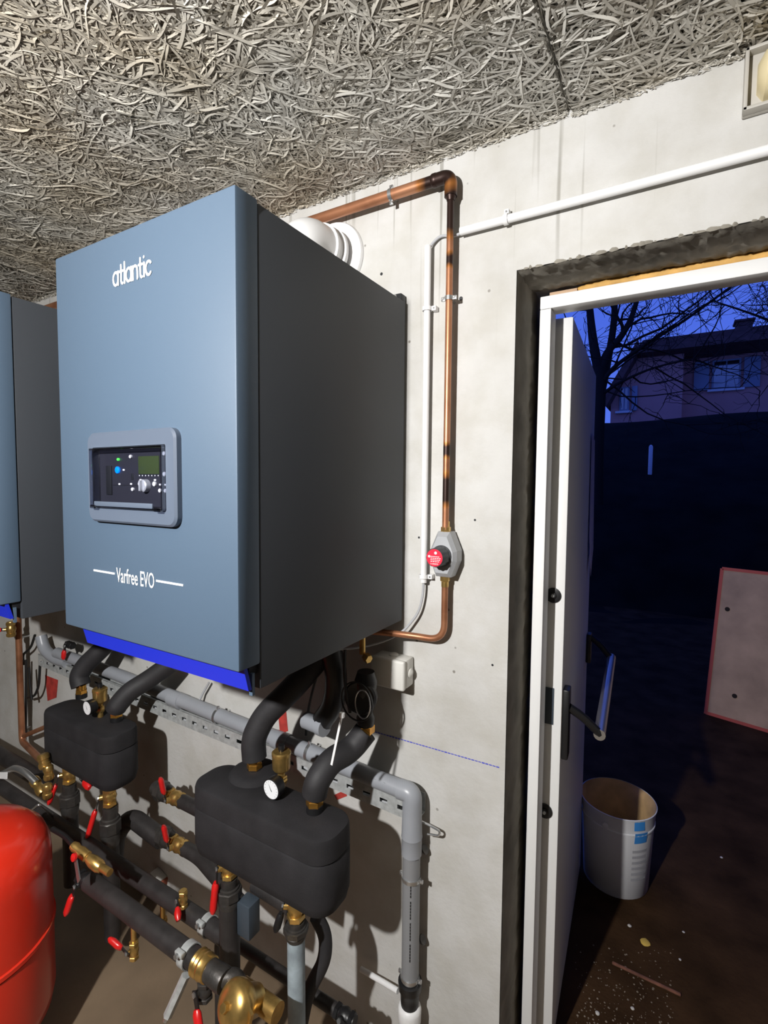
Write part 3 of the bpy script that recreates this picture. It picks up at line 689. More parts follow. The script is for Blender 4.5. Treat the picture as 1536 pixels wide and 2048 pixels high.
    for (u, v) in ((.37, .37), (.47, .595), (.60, .53), (.79, .53), (.855, .60), (.92, .60), (.305, .60)): fbox('print_mark', u-.013, u+.013, v-.014, v+.014, 'white_print', .0007)
    a, q = at(.68, .62)
    kn = MB().lathe((a, yb, q), (0, -1, 0), [(0, .0125), (.009, .012), (.0105, .010)], 24).build('dial', 'silver_knob', bez)
    MB().box((a-.0022, yb-.016, q-.010), (a+.0022, yb-.010, q+.010), .001).build('dial_grip', 'silver_knob', kn)
    # clear flip cover: pane with thick edges
    yc0, yc1 = yf-.021, yf-.0185
    cv = MB().box((ix0+.002, yc0, iz0+.003), (ix1-.002, yc1, iz1-.003), .0008).build('clear_cover', 'clear', bez, smooth=0)
    m = MB()
    for lo, hi in (((ix0+.001, yc0-.001, iz0+.002), (ix0+.005, yf-.002, iz1-.002)), ((ix1-.005, yc0-.001, iz0+.002), (ix1-.001, yf-.002, iz1-.002)), ((ix0+.001, yc0-.001, iz0+.002), (ix1-.001, yf-.008, iz0+.006)), ((ix0+.001, yc0-.001, iz1-.006), (ix1-.001, yf-.008, iz1-.002))): m.box(lo, hi, .001)
    m.build('cover_rim', 'clear_edge', cv)
    MB().box((ix0+.016, yc0-.001, iz0+.004), (ix1-.03, yc0+.002, iz0+.014), .001).build('cover_bar', 'bezel', cv)
    for xx in (ix0+.003, ix1-.024): MB().box((xx, yc0-.003, iz0-.001), (xx+.020, yc0+.004, iz0+.007), .002).build('cover_hinge', 'clear_edge', cv)
    return root
boiler(-0.631, 'blue-grey wall boiler with lit control panel and white lettering', '', True)
boiler(-1.499, 'blue-grey wall boiler at the left edge, partly cut off by the frame', '', True)

# ============================================================ WALL THINGS
def clip(px, py, y, r, axis, label, stand=None, mat='steel', pos=None):
    c = V(pos) if pos else W(px, py, y); a = V(axis).normalized()
    t = thing('pipe_clip', label, 'pipe clip', c)
    MB().lathe(c-a*.005, a, [(0, r+.0005), (0, r+.0025), (.010, r+.0025), (.010, r+.0005)], 20, cap=False).build('band', mat, t)
    MB().tube([c+V((0, r, 0)), V((c.x, 0.0, c.z))], .0032, 8).build('stud', mat, t)
    s = a.cross(V((0, 1, 0))).normalized()
    for sg in (-1, 1):
        e = c+s*sg*(r+.006)
        MB().box((e.x-.005, e.y-.003, e.z-.005), (e.x+.005, e.y+.003, e.z+.005), .001).build('ear', mat, t)
        MB().lathe(e+V((0, -.003, 0)), (0, -1, 0), [(0, .003), (.003, .0025)], 8).build('screw', mat, t)
    return t
# copper gas line
el = W(903, 352, -.030); top = V((el.x, -.030, el.z)); lft = W(575, 437, -.032)
hz_ = top.z
cop = thing('copper_gas_pipe', 'copper pipe running below the ceiling then down the wall', 'pipe', (top.x, -.03, 1.55))
xleft = -2.6
_z = hz_-1.55
MAT['copper_gas'] = copper_mat('soldered_copper', ((-.035, 0, _z, .055), (0, 0, _z-.085, .055), (0, 0, _z-.20, .02), (0, 0, W(903, 980, -.033).z-1.55, .04), (0, 0, W(900, 900, -.033).z-1.55, .02)))
m = MB(); m.tube([V((xleft, -.033, hz_)), V((top.x-.03, -.033, hz_))], .0135, 20); m.build('horizontal_run', 'copper_gas', cop)
m = MB(); m.tube([V((top.x-.045, -.033, hz_)), V((top.x, -.033, hz_)), V((top.x, -.033, hz_-.05))], .0155, 20, bend=.028, nb=10)
m.lathe((top.x-.05, -.033, hz_), (1, 0, 0), [(0, .0145), (.003, .0162), (.012, .0162), (.015, .0145)], 20)
m.lathe((top.x, -.033, hz_-.06), (0, 0, 1), [(0, .0095), (.01, .013), (.022, .0145)], 20); m.build('elbow', 'copper_gas', cop)
vt = W(898, 1052, -.033)
m = MB(); m.tube([V((top.x, -.033, hz_-.05)), V((top.x+.0, -.033, vt.z-.01))], .0085, 18); m.build('drop_run', 'copper_gas', cop)
clip(783, 377, -.033, .013, (1, 0, 0), 'steel clip on the horizontal copper pipe near ceiling', pos=(W(783, 377, -.033).x, -.033, hz_))
clip(903, 596, -.033, .0088, (0, 0, 1), 'steel clip holding the vertical copper pipe to the wall', pos=(top.x, -.033, W(903, 596, -.033).z))
# gas shutoff with red disc
vc = W(893, 1110, -.035); gx, gz = top.x, vc.z
gv = thing('gas_regulator', 'grey hexagonal gas regulator with knob and red disc', 'regulator', (gx, -.03, gz-.06))
def octo(sc, y): return [V((gx+x*sc, y, gz+z*sc)) for x, z in ((-.016, .059), (.016, .059), (.036, .012), (.036, -.014), (.020, -.055), (-.020, -.055), (-.036, -.014), (-.036, .012))]
MB().poly([octo(.94, -.004), octo(1.0, -.010), octo(1.0, -.042), octo(.80, -.054)]).build('housing', 'grey_body', gv, smooth=0)
for zz, d in ((gz+.057, 1), (gz-.054, -1)):
    MB().hexnut((gx, -.03, zz), (0, 0, d), .014, .0125).build('union_nut', 'brass', gv)
    MB().lathe((gx, -.03, zz+d*.014), (0, 0, d), [(0, .0095), (.014, .0095)], 16).build('tail', 'brass', gv)
kb = MB()
prof = []
for k in range(48): pass
seg = 48; vs = []; fs = []
for i, (y, r) in enumerate(((-.052, .0265), (-.058, .0265), (-.060, .0245), (-.094, .0235), (-.096, .0215))):
    for k in range(seg):
        rr = r*(1 if (k % 4 < 2 or i in (0, 1, 4)) else .95); t = 2*PI*k/seg; vs.append(V((gx+rr*math.cos(t), y, gz+.000+rr*math.sin(t))))
for i in range(4):
    for k in range(seg): k2 = (k+1) % seg; fs.append((i*seg+k, i*seg+k2, (i+1)*seg+k2, (i+1)*seg+k))
fs.append(tuple(4*seg+k for k in range(seg))); kb.add(vs, fs); kno = kb.build('knob', 'knob_grey', gv)
dsc = MB().lathe((gx, -.0958, gz), (0, -1, 0), [(0, .0212), (.0008, .0212)], 32).build('red_disc', 'red_disc', gv)
text_part('disc_lettering', 'CLESSE G', 'white_print', gv, (gx, -.0968, gz-.0148), (-1, 0, 0), (0, 0, -1), .020, .0035, ext=.0003)
for i, (dz, w) in enumerate(((-.009, .030), (-.005, .026), (-.001, .028), (.003, .024))):
    m = MB()
    nseg = 5
    for q in range(nseg):
        xa = gx-.010+q*w/nseg; xa2 = xa+w/nseg*.75
        if (xa2-gx)**2+dz**2 < .019**2: m.box((xa, -.0971, gz+dz-.0007), (xa2, -.0966, gz+dz+.0007))
    m.build('disc_print', 'white_print', gv, smooth=0)
MB().lathe((gx+.003, -.0966, gz+.012), (0, -1, 0), [(0, .0036), (.0005, .0036)], 12).build('disc_mark', 'white_print', gv)
MB().lathe((gx-.014, -.0966, gz+.003), (0, -1, 0), [(0, .0034), (.0005, .0034)], 5).build('disc_mark', 'white_print', gv)
# copper below
lo = W(812, 1268, -.05)
m = MB(); m.tube([V((gx, -.03, gz-.080)), V((gx, -.03, gz-.222)), V((gx-.095, -.035, gz-.222)), V((gx-.17, -.075, gz-.215)), V((gx-.25, -.12, gz-.210))], .0085, 18, bend=.045, nb=10)
tag(m.build('copper_bend', 'copper'), 'short copper pipe bending from the regulator under the boiler', 'pipe')

# white conduits and cable
a, c = W(921, 463, -.019), W(1560, 283, -.019); a.z = c.z = (a.z+c.z)/2
cz = W(1200, 384, -.019).z
m = MB(); m.tube([V((a.x, -.019, W(921, 463, -.019).z)), V((1.2, -.019, W(921, 463, -.019).z))], .0095, 18)
tag(m.build('cable_conduit', 'white'), 'white conduit running level along the wall above the doorway', 'conduit')
cdz = W(921, 463, -.019).z
vx = (W(856, 492, -.019).x+W(847, 1165, -.019).x)/2; vz1, vz0 = W(856, 492, -.019).z, W(847, 1165, -.019).z
m = MB(); m.tube([V((vx, -.019, vz0)), V((vx, -.019, vz1))], .0085, 18)
tag(m.build('cable_conduit', 'white'), 'white conduit standing upright beside the boiler', 'conduit')
def saddle(pos, axis, label):
    t = thing('conduit_clip', label, 'conduit clip', pos); p = V(pos); a = V(axis); s = a.cross(V((0, 1, 0))).normalized()
    MB().lathe(p-a*.005, a, [(0, .0100), (0, .0125), (.010, .0125), (.010, .0100)], 18, cap=False).build('loop', 'white', t)
    e = p+s*.018; MB().box((e.x-.006, -.019, e.z-.006), (e.x+.006, -.0005, e.z+.006), .0015).build('foot', 'white', t)
    MB().lathe((e.x, -.019, e.z), (0, -1, 0), [(0, .003), (.002, .002)], 8).build('screw', 'steel', t)
saddle((W(1012, 450, -.019).x, -.019, cdz), (1, 0, 0), 'white clip under the level conduit')
saddle((vx, -.019, W(860, 617, -.019).z), (0, 0, -1), 'white clip near the top of the upright conduit')
saddle((vx, -.019, W(850, 1153, -.019).z), (0, 0, -1), 'white clip at the foot of the upright conduit')
m = MB(); m.tube([V((vx, -.019, vz1-.02)), V((vx+.004, -.012, vz1+.004)), V((vx+.03, -.009, vz1+.024)), V((a.x-.02, -.010, cdz-.004)), V((a.x+.02, -.019, cdz))], .0035, 10, bend=.02)
tag(m.build('grey_cable', 'cable_grey'), 'short grey cable bridging the two white conduits', 'cable')
m = MB(); m.tube([V((vx, -.019, vz0+.02)), V((vx, -.019, vz0-.03)), W(838, 1225, -.02), W(805, 1266, -.03), W(760, 1286, -.06), W(715, 1296, -.10), W(655, 1300, -.16)], .0033, 10, bend=.035)
tag(m.build('grey_cable', 'cable_grey'), 'grey cable hanging from upright conduit under the boiler', 'cable')

# junction box
j0, j1 = W(742, 1311, -.06), W(807, 1384, -.06)
jb = thing('junction_box', 'off-white plastic junction box on wall below the boiler', 'junction box', ((j0.x+j1.x)/2, 0, j1.z))
MB().box((j0.x, -.045, j1.z), (j1.x, -.001, j0.z), .006).build('base', 'offwhite', jb)
MB().box((j0.x-.001, -.062, j1.z-.001), (j1.x+.001, -.046, j0.z+.001), .006, seg=3).build('lid', 'offwhite', jb)
MB().lathe((j1.x-.001, -.024, (j0.z+j1.z)/2), (1, 0, 0), [(0, .013), (.004, .013), (.006, .010), (.009, .004)], 16).build('cable_grommet', 'offwhite', jb)
MB().lathe(((j0.x+j1.x)/2, -.024, j0.z-.001), (0, 0, 1), [(0, .013), (.004, .013), (.006, .010)], 16).build('cable_grommet', 'offwhite', jb)

# bulkhead lamp at the top right
lf = thing('bulkhead_lamp', 'unlit bulkhead wall lamp with cream diffuser under the ceiling', 'lamp', (.45, -.03, 2.35))
MB().box((.078, -.012, 2.352), (.82, -.001, 2.462), .002).build('back_plate', 'lamp_frame', lf)
m = MB(); m.box((.078, -.030, 2.352), (.82, -.011, 2.358), .001); m.box((.078, -.030, 2.456), (.82, -.011, 2.462), .001); m.box((.078, -.030, 2.352), (.084, -.011, 2.462), .001); m.box((.814, -.030, 2.352), (.82, -.011, 2.462), .001)
m.build('rim', 'lamp_frame', lf)
m = MB(); loops = []
for x, sc in ((.098, .6), (.108, 1), (.79, 1), (.80, .6)):
    loops.append([V((x, -.012-.05*sc*math.sin(t), 2.407+.040*sc*math.cos(t))) for t in [PI*k/12 for k in range(13)]])
m.poly(loops); m.build('diffuser', 'lamp_cream', lf, smooth=50)

# ============================================================ PUMP BOXES, HOSES, GAUGES
def pump_box(x0, x1, y0, y1, zt, label):
    t = thing('insulated_pump_box', label, 'insulation box', ((x0+x1)/2, (y0+y1)/2, zt-.19), 'insulated boxes under the boilers')
    def loop(z, i, r=.052): return [V((x, y, z)) for x, y in rrect(x0+i, x1-i, y0+i, y1-i, max(r-i, .01), 8)]
    MB().poly([loop(zt-.19, .014), loop(zt-.182, .006), loop(zt-.165, .002), loop(zt-.16, 0), loop(zt-.064, 0), loop(zt-.060, .003)]).build('lower_shell', 'foam_black', t, smooth=40)
    MB().poly([loop(zt-.0595, .004), loop(zt-.056, 0), loop(zt-.014, .001), loop(zt-.004, .004), loop(zt, .012)]).build('lid', 'foam_black', t, smooth=40)
    return t
BR = (-1.085, -.630, -.362, -.228, .870)
BL = (-1.975, -1.548, -.305, -.172, .830)
pump_box(*BR, 'black foam pump insulation box under the front boiler')
pump_box(*BL, 'black foam pump insulation box further left along the wall')
def hose(pts, r, label, nut_len=.03, extra=None):
    P = [V(q) for q in pts]
    base = P[0]; d = V((0, 0, 1))
    t = thing('insulated_hose', label, 'hose', base)
    top = base+d*(nut_len+.012)
    r0 = r; r = .026
    MB().lathe(base-d*.004, d, [(0, r*.78), (.018, r*.78), (.02, r*.6)], 20).build('port_ring', 'black', t)
    MB().hexnut(base+d*.012, d, nut_len*.55, r*.80).build('union_nut', 'gold', t)
    MB().lathe(base+d*(.012+nut_len*.55), d, [(0, r*.66), (nut_len*.6, r*.66)], 20).build('copper_tail', 'gold', t)
    m = MB(); m.tube([top]+P[1:], r0, 20, bend=.07, nb=8); m.build('foam_sleeve', 'sleeve', t, smooth=60)
    return t
h1b = G(509, 1545, .872); h2b = G(629, 1620, .872)
# collar mound under the left hose
MB().lathe((h1b.x, h1b.y, .8705), (0, 0, 1), [(-.004, .070), (.008, .062), (.014, .048)], 28).build('collar', 'foam_black', bpy.data.objects['insulated_pump_box'], smooth=60)
hose([tuple(h1b)+(), W(506, 1478, h1b.y)[:], W(528, 1432, h1b.y+.02)[:], W(590, 1372, h1b.y+.06)[:], W(640, 1312, h1b.y+.11)[:]], .033, 'black foam-sleeved hose rising from box left of the gauge, front boiler')
hose([tuple(h2b)+(), W(634, 1562, h2b.y)[:], W(660, 1522, h2b.y+.04)[:], W(702, 1500, h2b.y+.11)[:], W(732, 1462, h2b.y+.14)[:]], .031, 'black foam-sleeved hose right of gauge carrying a white cable tie')
g1b = G(163, 1393, .832); g2b = G(233, 1440, .832)
hose([tuple(g1b)+(), W(157, 1352, g1b.y)[:], W(172, 1328, g1b.y+.02)[:], W(200, 1302, g1b.y+.05)[:], W(228, 1272, g1b.y+.09)[:]], .034, 'black foam-sleeved hose left on the far insulation box')
hose([tuple(g2b)+(), W(234, 1412, g2b.y)[:], W(257, 1384, g2b.y+.03)[:], W(296, 1360, g2b.y+.08)[:], W(345, 1325, g2b.y+.13)[:]], .033, 'black foam-sleeved hose right on the far insulation box')

def air_vent(base, label):
    b0 = V(base); t = thing('air_vent', label, 'air vent', b0, 'brass automatic air vents')
    MB().lathe(b0, (0, 0, 1), [(0, .0095), (.05, .0095)], 12).build('stem', 'brass', t)
    MB().hexnut(b0+V((0, 0, .018)), (0, 0, 1), .02, .0145).build('hex', 'brass', t)
    MB().lathe(b0+V((0, 0, .047)), (0, 0, 1), [(0, .010), (.008, .020), (.012, .0225), (.043, .0235), (.045, .0245), (.053, .0245), (.056, .021)], 24).build('body', 'brass', t)
    MB().lathe(b0+V((0, 0, .102)), (0, 0, 1), [(0, .007), (.006, .007), (.007, .009), (.017, .008)], 12).build('cap', 'black', t)
def gauge(c, r, label, ydir=V((0, -1, 0)), stem=True):
    c = V(c); t = thing('pressure_gauge', label, 'gauge', c-V((0, 0, r)), 'round pressure gauges')
    MB().lathe(c-ydir*.026, ydir, [(0, r*.80), (.004, r*.95), (.022, r), (.027, r), (.028, r*.93)], 32).build('case', 'black', t)
    fc = MB().lathe(c+ydir*.0015, ydir, [(0, r*.90), (.0008, r*.90)], 32).build('dial', 'gauge_face', t)
    x = V((1, 0, 0)); z = V((0, 0, 1)); m = MB()
    for k in range(13):
        a = math.radians(-45+22.5*k); d = x*math.cos(a)+z*math.sin(a); q = c+ydir*.0026
        m.add([q+d*r*.70+d.cross(ydir)*.0004, q+d*r*.82+d.cross(ydir)*.0004, q+d*r*.82-d.cross(ydir)*.0004, q+d*r*.70-d.cross(ydir)*.0004], [(0, 1, 2, 3)])
    m.build('scale_marks', 'black', t, smooth=0)
    m = MB(); d = (x*-.5+z*.85).normalized(); q = c+ydir*.003; m.add([q+d*r*.68, q-d*r*.2+x*.0012, q-d*r*.2-x*.0012], [(0, 1, 2)]); m.build('needle', 'black', t, smooth=0)
    m = MB(); m.tube([c-ydir*.024, c-ydir*.05], .008, 10); m.build('back_tail', 'brass', t)
av1 = G(563, 1578, .872); air_vent((av1.x, av1.y, .870), 'brass automatic air vent beside the gauge on the front box')
gc = W(543, 1581, av1.y-.045); gauge((gc.x, gc.y, max(gc.z, .8725+.026)), .026, 'round pressure gauge on top of the front insulation box')
av2 = G(201, 1432, .832); air_vent((av2.x, av2.y, .830), 'brass automatic air vent on the far insulation box')
gc = W(175, 1416, av2.y-.045); gauge((gc.x, gc.y, max(gc.z, .8325+.025)), .025, 'round pressure gauge on top of the far insulation box')

# cable tie on hose
p0, p1 = W(684, 1430, h2b.y-.01), W(663, 1530, h2b.y-.02)
ct = thing('cable_tie', 'white cable tie tail hanging over the right hose', 'cable tie', p1)
m = MB(); m._last = 0; m.bar(p0, p1, .0055, .0016, (0, -1, .2)); m.build('tail', 'white', ct, smooth=0)
m = MB(); m.box(p0-V((.006, .004, .006)), p0+V((.006, .004, .006)), .0015); m.build('head', 'white', ct)

# black wrapped valve under the boiler
vp = W(731, 1456, h2b.y+.14)
vv = thing('service_valve', 'black wrapped service valve with wire loop under the boiler', 'valve', vp)
MB().hexnut(vp-V((0, 0, .012)), (0, 0, 1), .022, .024).build('union_nut', 'gold', vv)
MB().lathe(vp+V((0, 0, .009)), (0, 0, 1), [(0, .022), (.02, .024), (.035, .018), (.06, .018), (.075, .026), (.115, .030), (.14, .022)], 20).build('body', 'black', vv)
kc = W(714, 1396, -.16)
hd = MB().lathe(kc+V((0, .035, 0)), (.25, -1, .05), [(0, .024), (.012, .040), (.034, .043), (.040, .039), (.038, .030)], 28).build('hand_cap', 'black', vv)
m = MB(); ring = [kc+V((.047*math.cos(t)+.006, -.010, .049*math.sin(t)-.004)) for t in [2*PI*k/28 for k in range(29)]]; m.tube(ring, .0022, 6, cap=False); m.build('wire_loop', 'cable_black', vv)
m = MB(); ring = [kc+V((.025+.022*math.cos(t), -.012, .036*math.sin(t)-.006)) for t in [2*PI*k/20 for k in range(21)]]; m.tube(ring, .0018, 6, cap=False); m.build('wire_loop', 'steel', hd)
# black elbow trap from the boiler
m = MB(); m.tube([W(660, 1290, -.13), W(674, 1350, -.12), W(668, 1410, -.11), W(640, 1447, -.09)], .030, 18, bend=.05)
tag(m.build('condensate_trap', 'black', smooth=60), 'fat black condensate trap hanging under the front boiler', 'trap')
m = MB(); m.tube([W(612, 1440, -.10), W(650, 1455, -.11)], .0235, 18); m.lathe(W(640, 1451, -.108), (W(650, 1455, -.11)-W(612, 1440, -.10)), [(0, .026), (.02, .026)], 20)
tag(m.build('pvc_stub', 'pvc'), 'short grey plastic pipe stub behind the right hose', 'pipe')
m = MB(); m.tube([W(690, 1300, -.17), W(688, 1360, -.175), W(700, 1425, -.165)], .004, 8, bend=.04)
tag(m.build('black_cable', 'cable_black'), 'black cable drooping beside the wrapped service valve', 'cable')
m = MB(); m.tube([W(640, 1330, -.07), W(625, 1380, -.06), W(615, 1425, -.04), W(612, 1470, -.03)], .004, 8, bend=.04)
tag(m.build('black_cable', 'cable_black'), 'black cable hanging behind the condensate trap', 'cable')
# brass pipe dropping from boiler rear
q = W(725, 1285, -.12); m = MB(); t = thing('brass_drain', 'small brass drain cock below the right rear of the boiler', 'drain cock', q-V((0, 0, .05)))
MB().tube([q+V((0, 0, .06)), q-V((0, 0, .03))], .008, 14).build('pipe', 'brass', t)
MB().hexnut(q-V((-.008, 0, .035)), (.9, -.3, -.2), .018, .012).build('plug', 'brass', t)

# ============================================================ GREY WASTE PIPE, TRAY
wy = -.052; wr = .0235
zA, zB = .885, .842
ex = W(836, 1600, wy).x
m = MB()
wp = thing('waste_pipe', 'grey plastic waste pipe along the wall turning down at right', 'pipe', (ex, wy, .3))
MB().tube([V((-2.35, wy, zA+.01)), V((-1.9, wy, zA+.005)), V((ex-.03, wy, zB))], wr, 22).build('level_run', 'pvc', wp)
zlow = W(808, 1958, wy).z
xb = W(809, 1950, wy).x; xm = (ex+xb)/2
MB().tube([V((ex-.055, wy, zB)), V((xm, wy, zB)), V((xm, wy, zB-.055))], wr+.0025, 24, bend=.045, nb=12).build('elbow', 'pvc', wp)
zc1, zc0 = W(824, 1672, wy).z, W(820, 1706, wy).z
MB().lathe((xm, wy, zc0), (0, 0, 1), [(0, wr+.001), (.001, wr+.0035), (zc1-zc0-.003, wr+.0035), (zc1-zc0, wr+.005), (zc1-zc0+.006, wr+.004), (zB-.05-zc0, wr+.0025)], 24).build('socket', 'pvc', wp)
MB().tube([V((xm, wy, zc0+.01)), V((xm, wy, zlow))], wr, 22).build('drop_run', 'pvc_dark', wp)
text_part('pipe_print', '40 x 3.', 'black', wp, (W(765, 1568, wy).x, wy-wr*.80, zB+wr*.62), (1, 0, -.03), (0, -.62, .8), .05, .008, ext=.0008)
m = MB()
for k in range(26):
    z = W(818, 1755, wy).z-k*.0085
    if k % 7 != 5: m.box((xm+.0085, wy-wr-.0006+.0018, z), (xm+.0112, wy-wr+.004, z+.0062))
m.build('printed_line', 'black', wp, smooth=0)
for (px, py, lab) in ((560, 1493, 'grey coupling on the waste pipe behind the air vent'), (350, 1395, 'grey coupling on waste pipe left of front box')):
    p = W(px, py, wy); zz = zA+(zB-zA)*(p.x+1.9)/(ex+1.9); MB().lathe((p.x-.02, wy, zz), (1, 0, (zB-zA)/(ex+1.9)), [(0, wr+.001), (.001, wr+.004), (.055, wr+.004), (.056, wr+.001)], 22).build('coupling', 'pvc', wp)
def wz(x): return zA+(zB-zA)*(x+1.9)/(ex+1.9)
for (px, py, lab) in ((437, 1440, 'steel clip on grey waste pipe between the insulation boxes'), (620, 1512, 'steel clip on grey waste pipe behind the front air vent')):
    x = W(px, py, wy).x; clip(0, 0, 0, wr, (1, 0, 0), lab, pos=(x, wy, wz(x)))
clip(0, 0, 0, wr, (0, 0, 1), 'upper steel clip on the vertical grey pipe', pos=(xm, wy, W(818, 1752, wy).z))
clip(0, 0, 0, wr, (0, 0, 1), 'lower steel clip on the vertical grey pipe', pos=(xm, wy, W(808, 1945, wy).z))
co = thing('pipe_coupling', 'white coupling under black rubber sleeve at the pipe foot', 'coupling', (xm, wy, .05))
MB().lathe((xm, wy, zlow-.065), (0, 0, 1), [(0, .024), (.02, .025), (.045, .026), (.05, .031), (.072, .032), (.075, .025)], 24).build('rubber_sleeve', 'black', co, smooth=50)
MB().lathe((xm, wy, zlow-.125), (0, 0, 1), [(0, .020), (.006, .028), (.02, .031), (.05, .032), (.058, .030), (.064, .024)], 24).build('coupling_body', 'white', co, smooth=50)
m = MB(); prof = [(0, .018)]; zz = 0
while zz < zlow-.14: prof += [(zz, .017), (zz+.003, .020), (zz+.006, .020), (zz+.008, .017)]; zz += .01
m.lathe((xm, wy, .004), (0, 0, 1), prof, 18); m.build('corrugated_tail', 'black', co)
m = MB(); m.tube([W(722, 1938, -.03), W(796, 1982, -.045)], .0075, 14); tag(m.build('white_tube', 'white'), 'thin white tube sticking out left of the white coupling', 'tube')
# twisted wire ties on the vertical pipe
for (px, py, lab) in ((846, 1700, 'upper twisted tie behind the vertical grey pipe'), (842, 1880, 'lower twisted tie behind the vertical grey pipe')):
    p = W(px, py, -.02); t = thing('wing_plug', lab, 'wall plug', p)
    MB().lathe(p+V((-.02, 0, -.018)), (.8, 0, .7), [(0, .004), (.02, .006), (.032, .013), (.036, .012)], 12).build('head', 'iron', t)
    MB().tube([p+V((-.02, 0, -.018)), p+V((-.030, .0, -.06))], .002, 6).build('tail', 'galv', t)
p = W(862, 1655, -.02); m = MB(); m.tube([W(838, 1640, -.03), W(862, 1652, -.025), W(880, 1662, -.03), W(878, 1672, -.03), W(855, 1668, -.03)], .003, 8, bend=.008)
tag(m.build('wire_hook', 'steel'), 'bent wire hook poking out right of the grey elbow', 'hook')

# perforated cable tray under the pipe
ty0, ty1 = -.060, -.004
tx0, tx1 = -2.5, W(832, 1640, ty0).x
tza, tzb = W(735, 1572, ty0).z, W(735, 1608, ty0).z
tray = thing('cable_tray', 'galvanised perforated cable tray below the grey pipe', 'cable tray', ((tx0+tx1)/2, -.03, tzb))
def tz(x): return (x-tx1)*(-.022)
m = MB(); pitch = .055; x = tx0; h = tza-tzb
while x < tx1-1e-4:
    e = min(x+pitch, tx1); s0, s1 = x+.014, min(x+.038, e-.002); zs0, zs1 = tzb+h*.36, tzb+h*.60; o = tz(x)
    for (a_, b_, c_, d_) in ((x, e, tzb, zs0), (x, e, zs1, tza), (x, s0, zs0, zs1), (s1, e, zs0, zs1)):
        m.box((a_, ty0-.001, c_+o), (b_, ty0+.001, d_+o))
    x = e
m.build('front_flange', 'galv', tray, smooth=0)
def run(nm, y0_, y1_, za_, zb_):
    MB().poly([[V((x, y0_, za_+tz(x))), V((x, y1_, za_+tz(x))), V((x, y1_, zb_+tz(x))), V((x, y0_, zb_+tz(x)))] for x in (tx0, tx1)]).build(nm, 'galv', tray, smooth=0)
run('tray_base', ty0, ty1, tzb-.001, tzb+.001); run('back_flange', ty1-.002, ty1, tzb, tza); run('front_lip', ty0-.001, ty0+.007, tza-.001, tza+.001)
for i, (mat, off, zz) in enumerate((('cable_grey', .012, .012), ('cable_black', .024, .014), ('cable_grey', .036, .022), ('cable_black', .043, .012))):
    pts = [V((tx0+(tx1-.06-tx0)*k/28, ty0+off+.004*math.sin(k*1.7+i), tzb+tz(tx0+(tx1-tx0)*k/28)+zz+.004*math.sin(k*2.3+i*2)+(.018*math.exp(-((k-20-i)**2)/8)))) for k in range(29)]
    m = MB(); m.tube(pts, .0045, 8)
    tag(m.build('tray_cable', mat), ['grey cable lying foremost in the cable tray', 'black cable lying second from front in the tray', 'grey cable lying second from wall in the tray', 'black cable lying nearest the wall in the tray'][i], 'cable')
m = MB(); m.tube([W(418, 1365, -.02), W(405, 1388, -.02), W(398, 1402, -.03)], .004, 8)
tag(m.build('grey_cable', 'cable_grey'), 'thin grey cable stub below the blue strip', 'cable')

# ============================================================ VALVES AND LOW PIPEWORK
AX = V((1, 0, 0))
def ball_valve(label, c, axis, up, lever, ll, r=.018, L=.07, mat='brass', sleeve='red', lw=.013, name='ball_valve', nuts=True, inlet=None):
    c = V(c); a = V(axis).normalized(); up = V(up).normalized(); lv = V(lever).normalized()
    t = thing(name, label, 'valve', c-V((0, 0, L/2)), 'red-handled ball valves')
    MB().lathe(c-a*L/2, a, [(0, r*.82), (L*.05, r*.88), (L*.28, r*.88), (L*.34, r*.98), (L*.5, r*1.12), (L*.66, r*.98), (L*.72, r*.88), (L*.95, r*.88), (L, r*.82)], 20).build('body', mat, t)
    if nuts:
        for s in (-1, 1): MB().hexnut(c+a*s*L*.36-a*L*.10, a, L*.20, r*1.12).build('hex_end', mat, t)
    if inlet: MB().tube([c, V(inlet)], r*.6, 12).build('inlet_pipe', mat, t)
    st = c+up*(r*1.5)
    MB().lathe(c+up*r*.7, up, [(0, r*.45), (r*.8, r*.45)], 12).build('stem', mat, t)
    hb = MB(); hb._last = 0; hb.bar(st-lv*.008, st+lv*ll*.45, lw*.9, .0028, up); hb.build('lever', 'black', t, smooth=0)
    MB().hexnut(st, up, .005, .006).build('lever_nut', 'steel', t)
    lo = st+lv*ll*.30+up*.002; hi = st+lv*ll+up*.004
    d = (hi-lo).normalized(); m = MB()
    k = max(2, int(ll/.012)); pts = [lo.lerp(hi, i/k) for i in range(k+1)]
    side = d.cross(up).normalized(); loops = []
    for i, q in enumerate(pts):
        w = lw*.70*(1 if 0 < i < k else .7); h_ = .0092*(1 if 0 < i < k else .6)
        loops.append([q+side*w*math.cos(x)+up*h_*math.sin(x) for x in [2*PI*j/10 for j in range(10)]])
    m.poly(loops); m.build('handle_sleeve', sleeve, t, smooth=60)
    return t
def union(label, p, axis, L, r, mat='iron', name='pipe_union', cat='pipe union', group='dark iron pipe unions'):
    p = V(p); a = V(axis).normalized(); t = thing(name, label, cat, p, group)
    MB().lathe(p, a, [(0, r*.66), (L*.25, r*.66), (L*.27, r*.8), (L*.40, r*.8)], 20).build('upper_socket', mat, t)
    MB().lathe(p+a*L*.32, a, [(0, r*.92), (L*.02, r), (L*.28, r), (L*.30, r*.92)], 8).build('union_nut', mat, t)
    MB().lathe(p+a*L*.60, a, [(0, r*.78), (L*.10, r*.88), (L*.30, r*.80), (L*.40, r*.72)], 20).build('lower_socket', mat, t)
    return t
def pipe(name, pts, r, mat, label, bend=.05, cat='pipe', seg=18):
    m = MB(); m.tube([V(q) for q in pts], r, seg, bend=bend, nb=8); return tag(m.build(name, mat, smooth=60), label, cat)
DN = V((0, 0, -1))
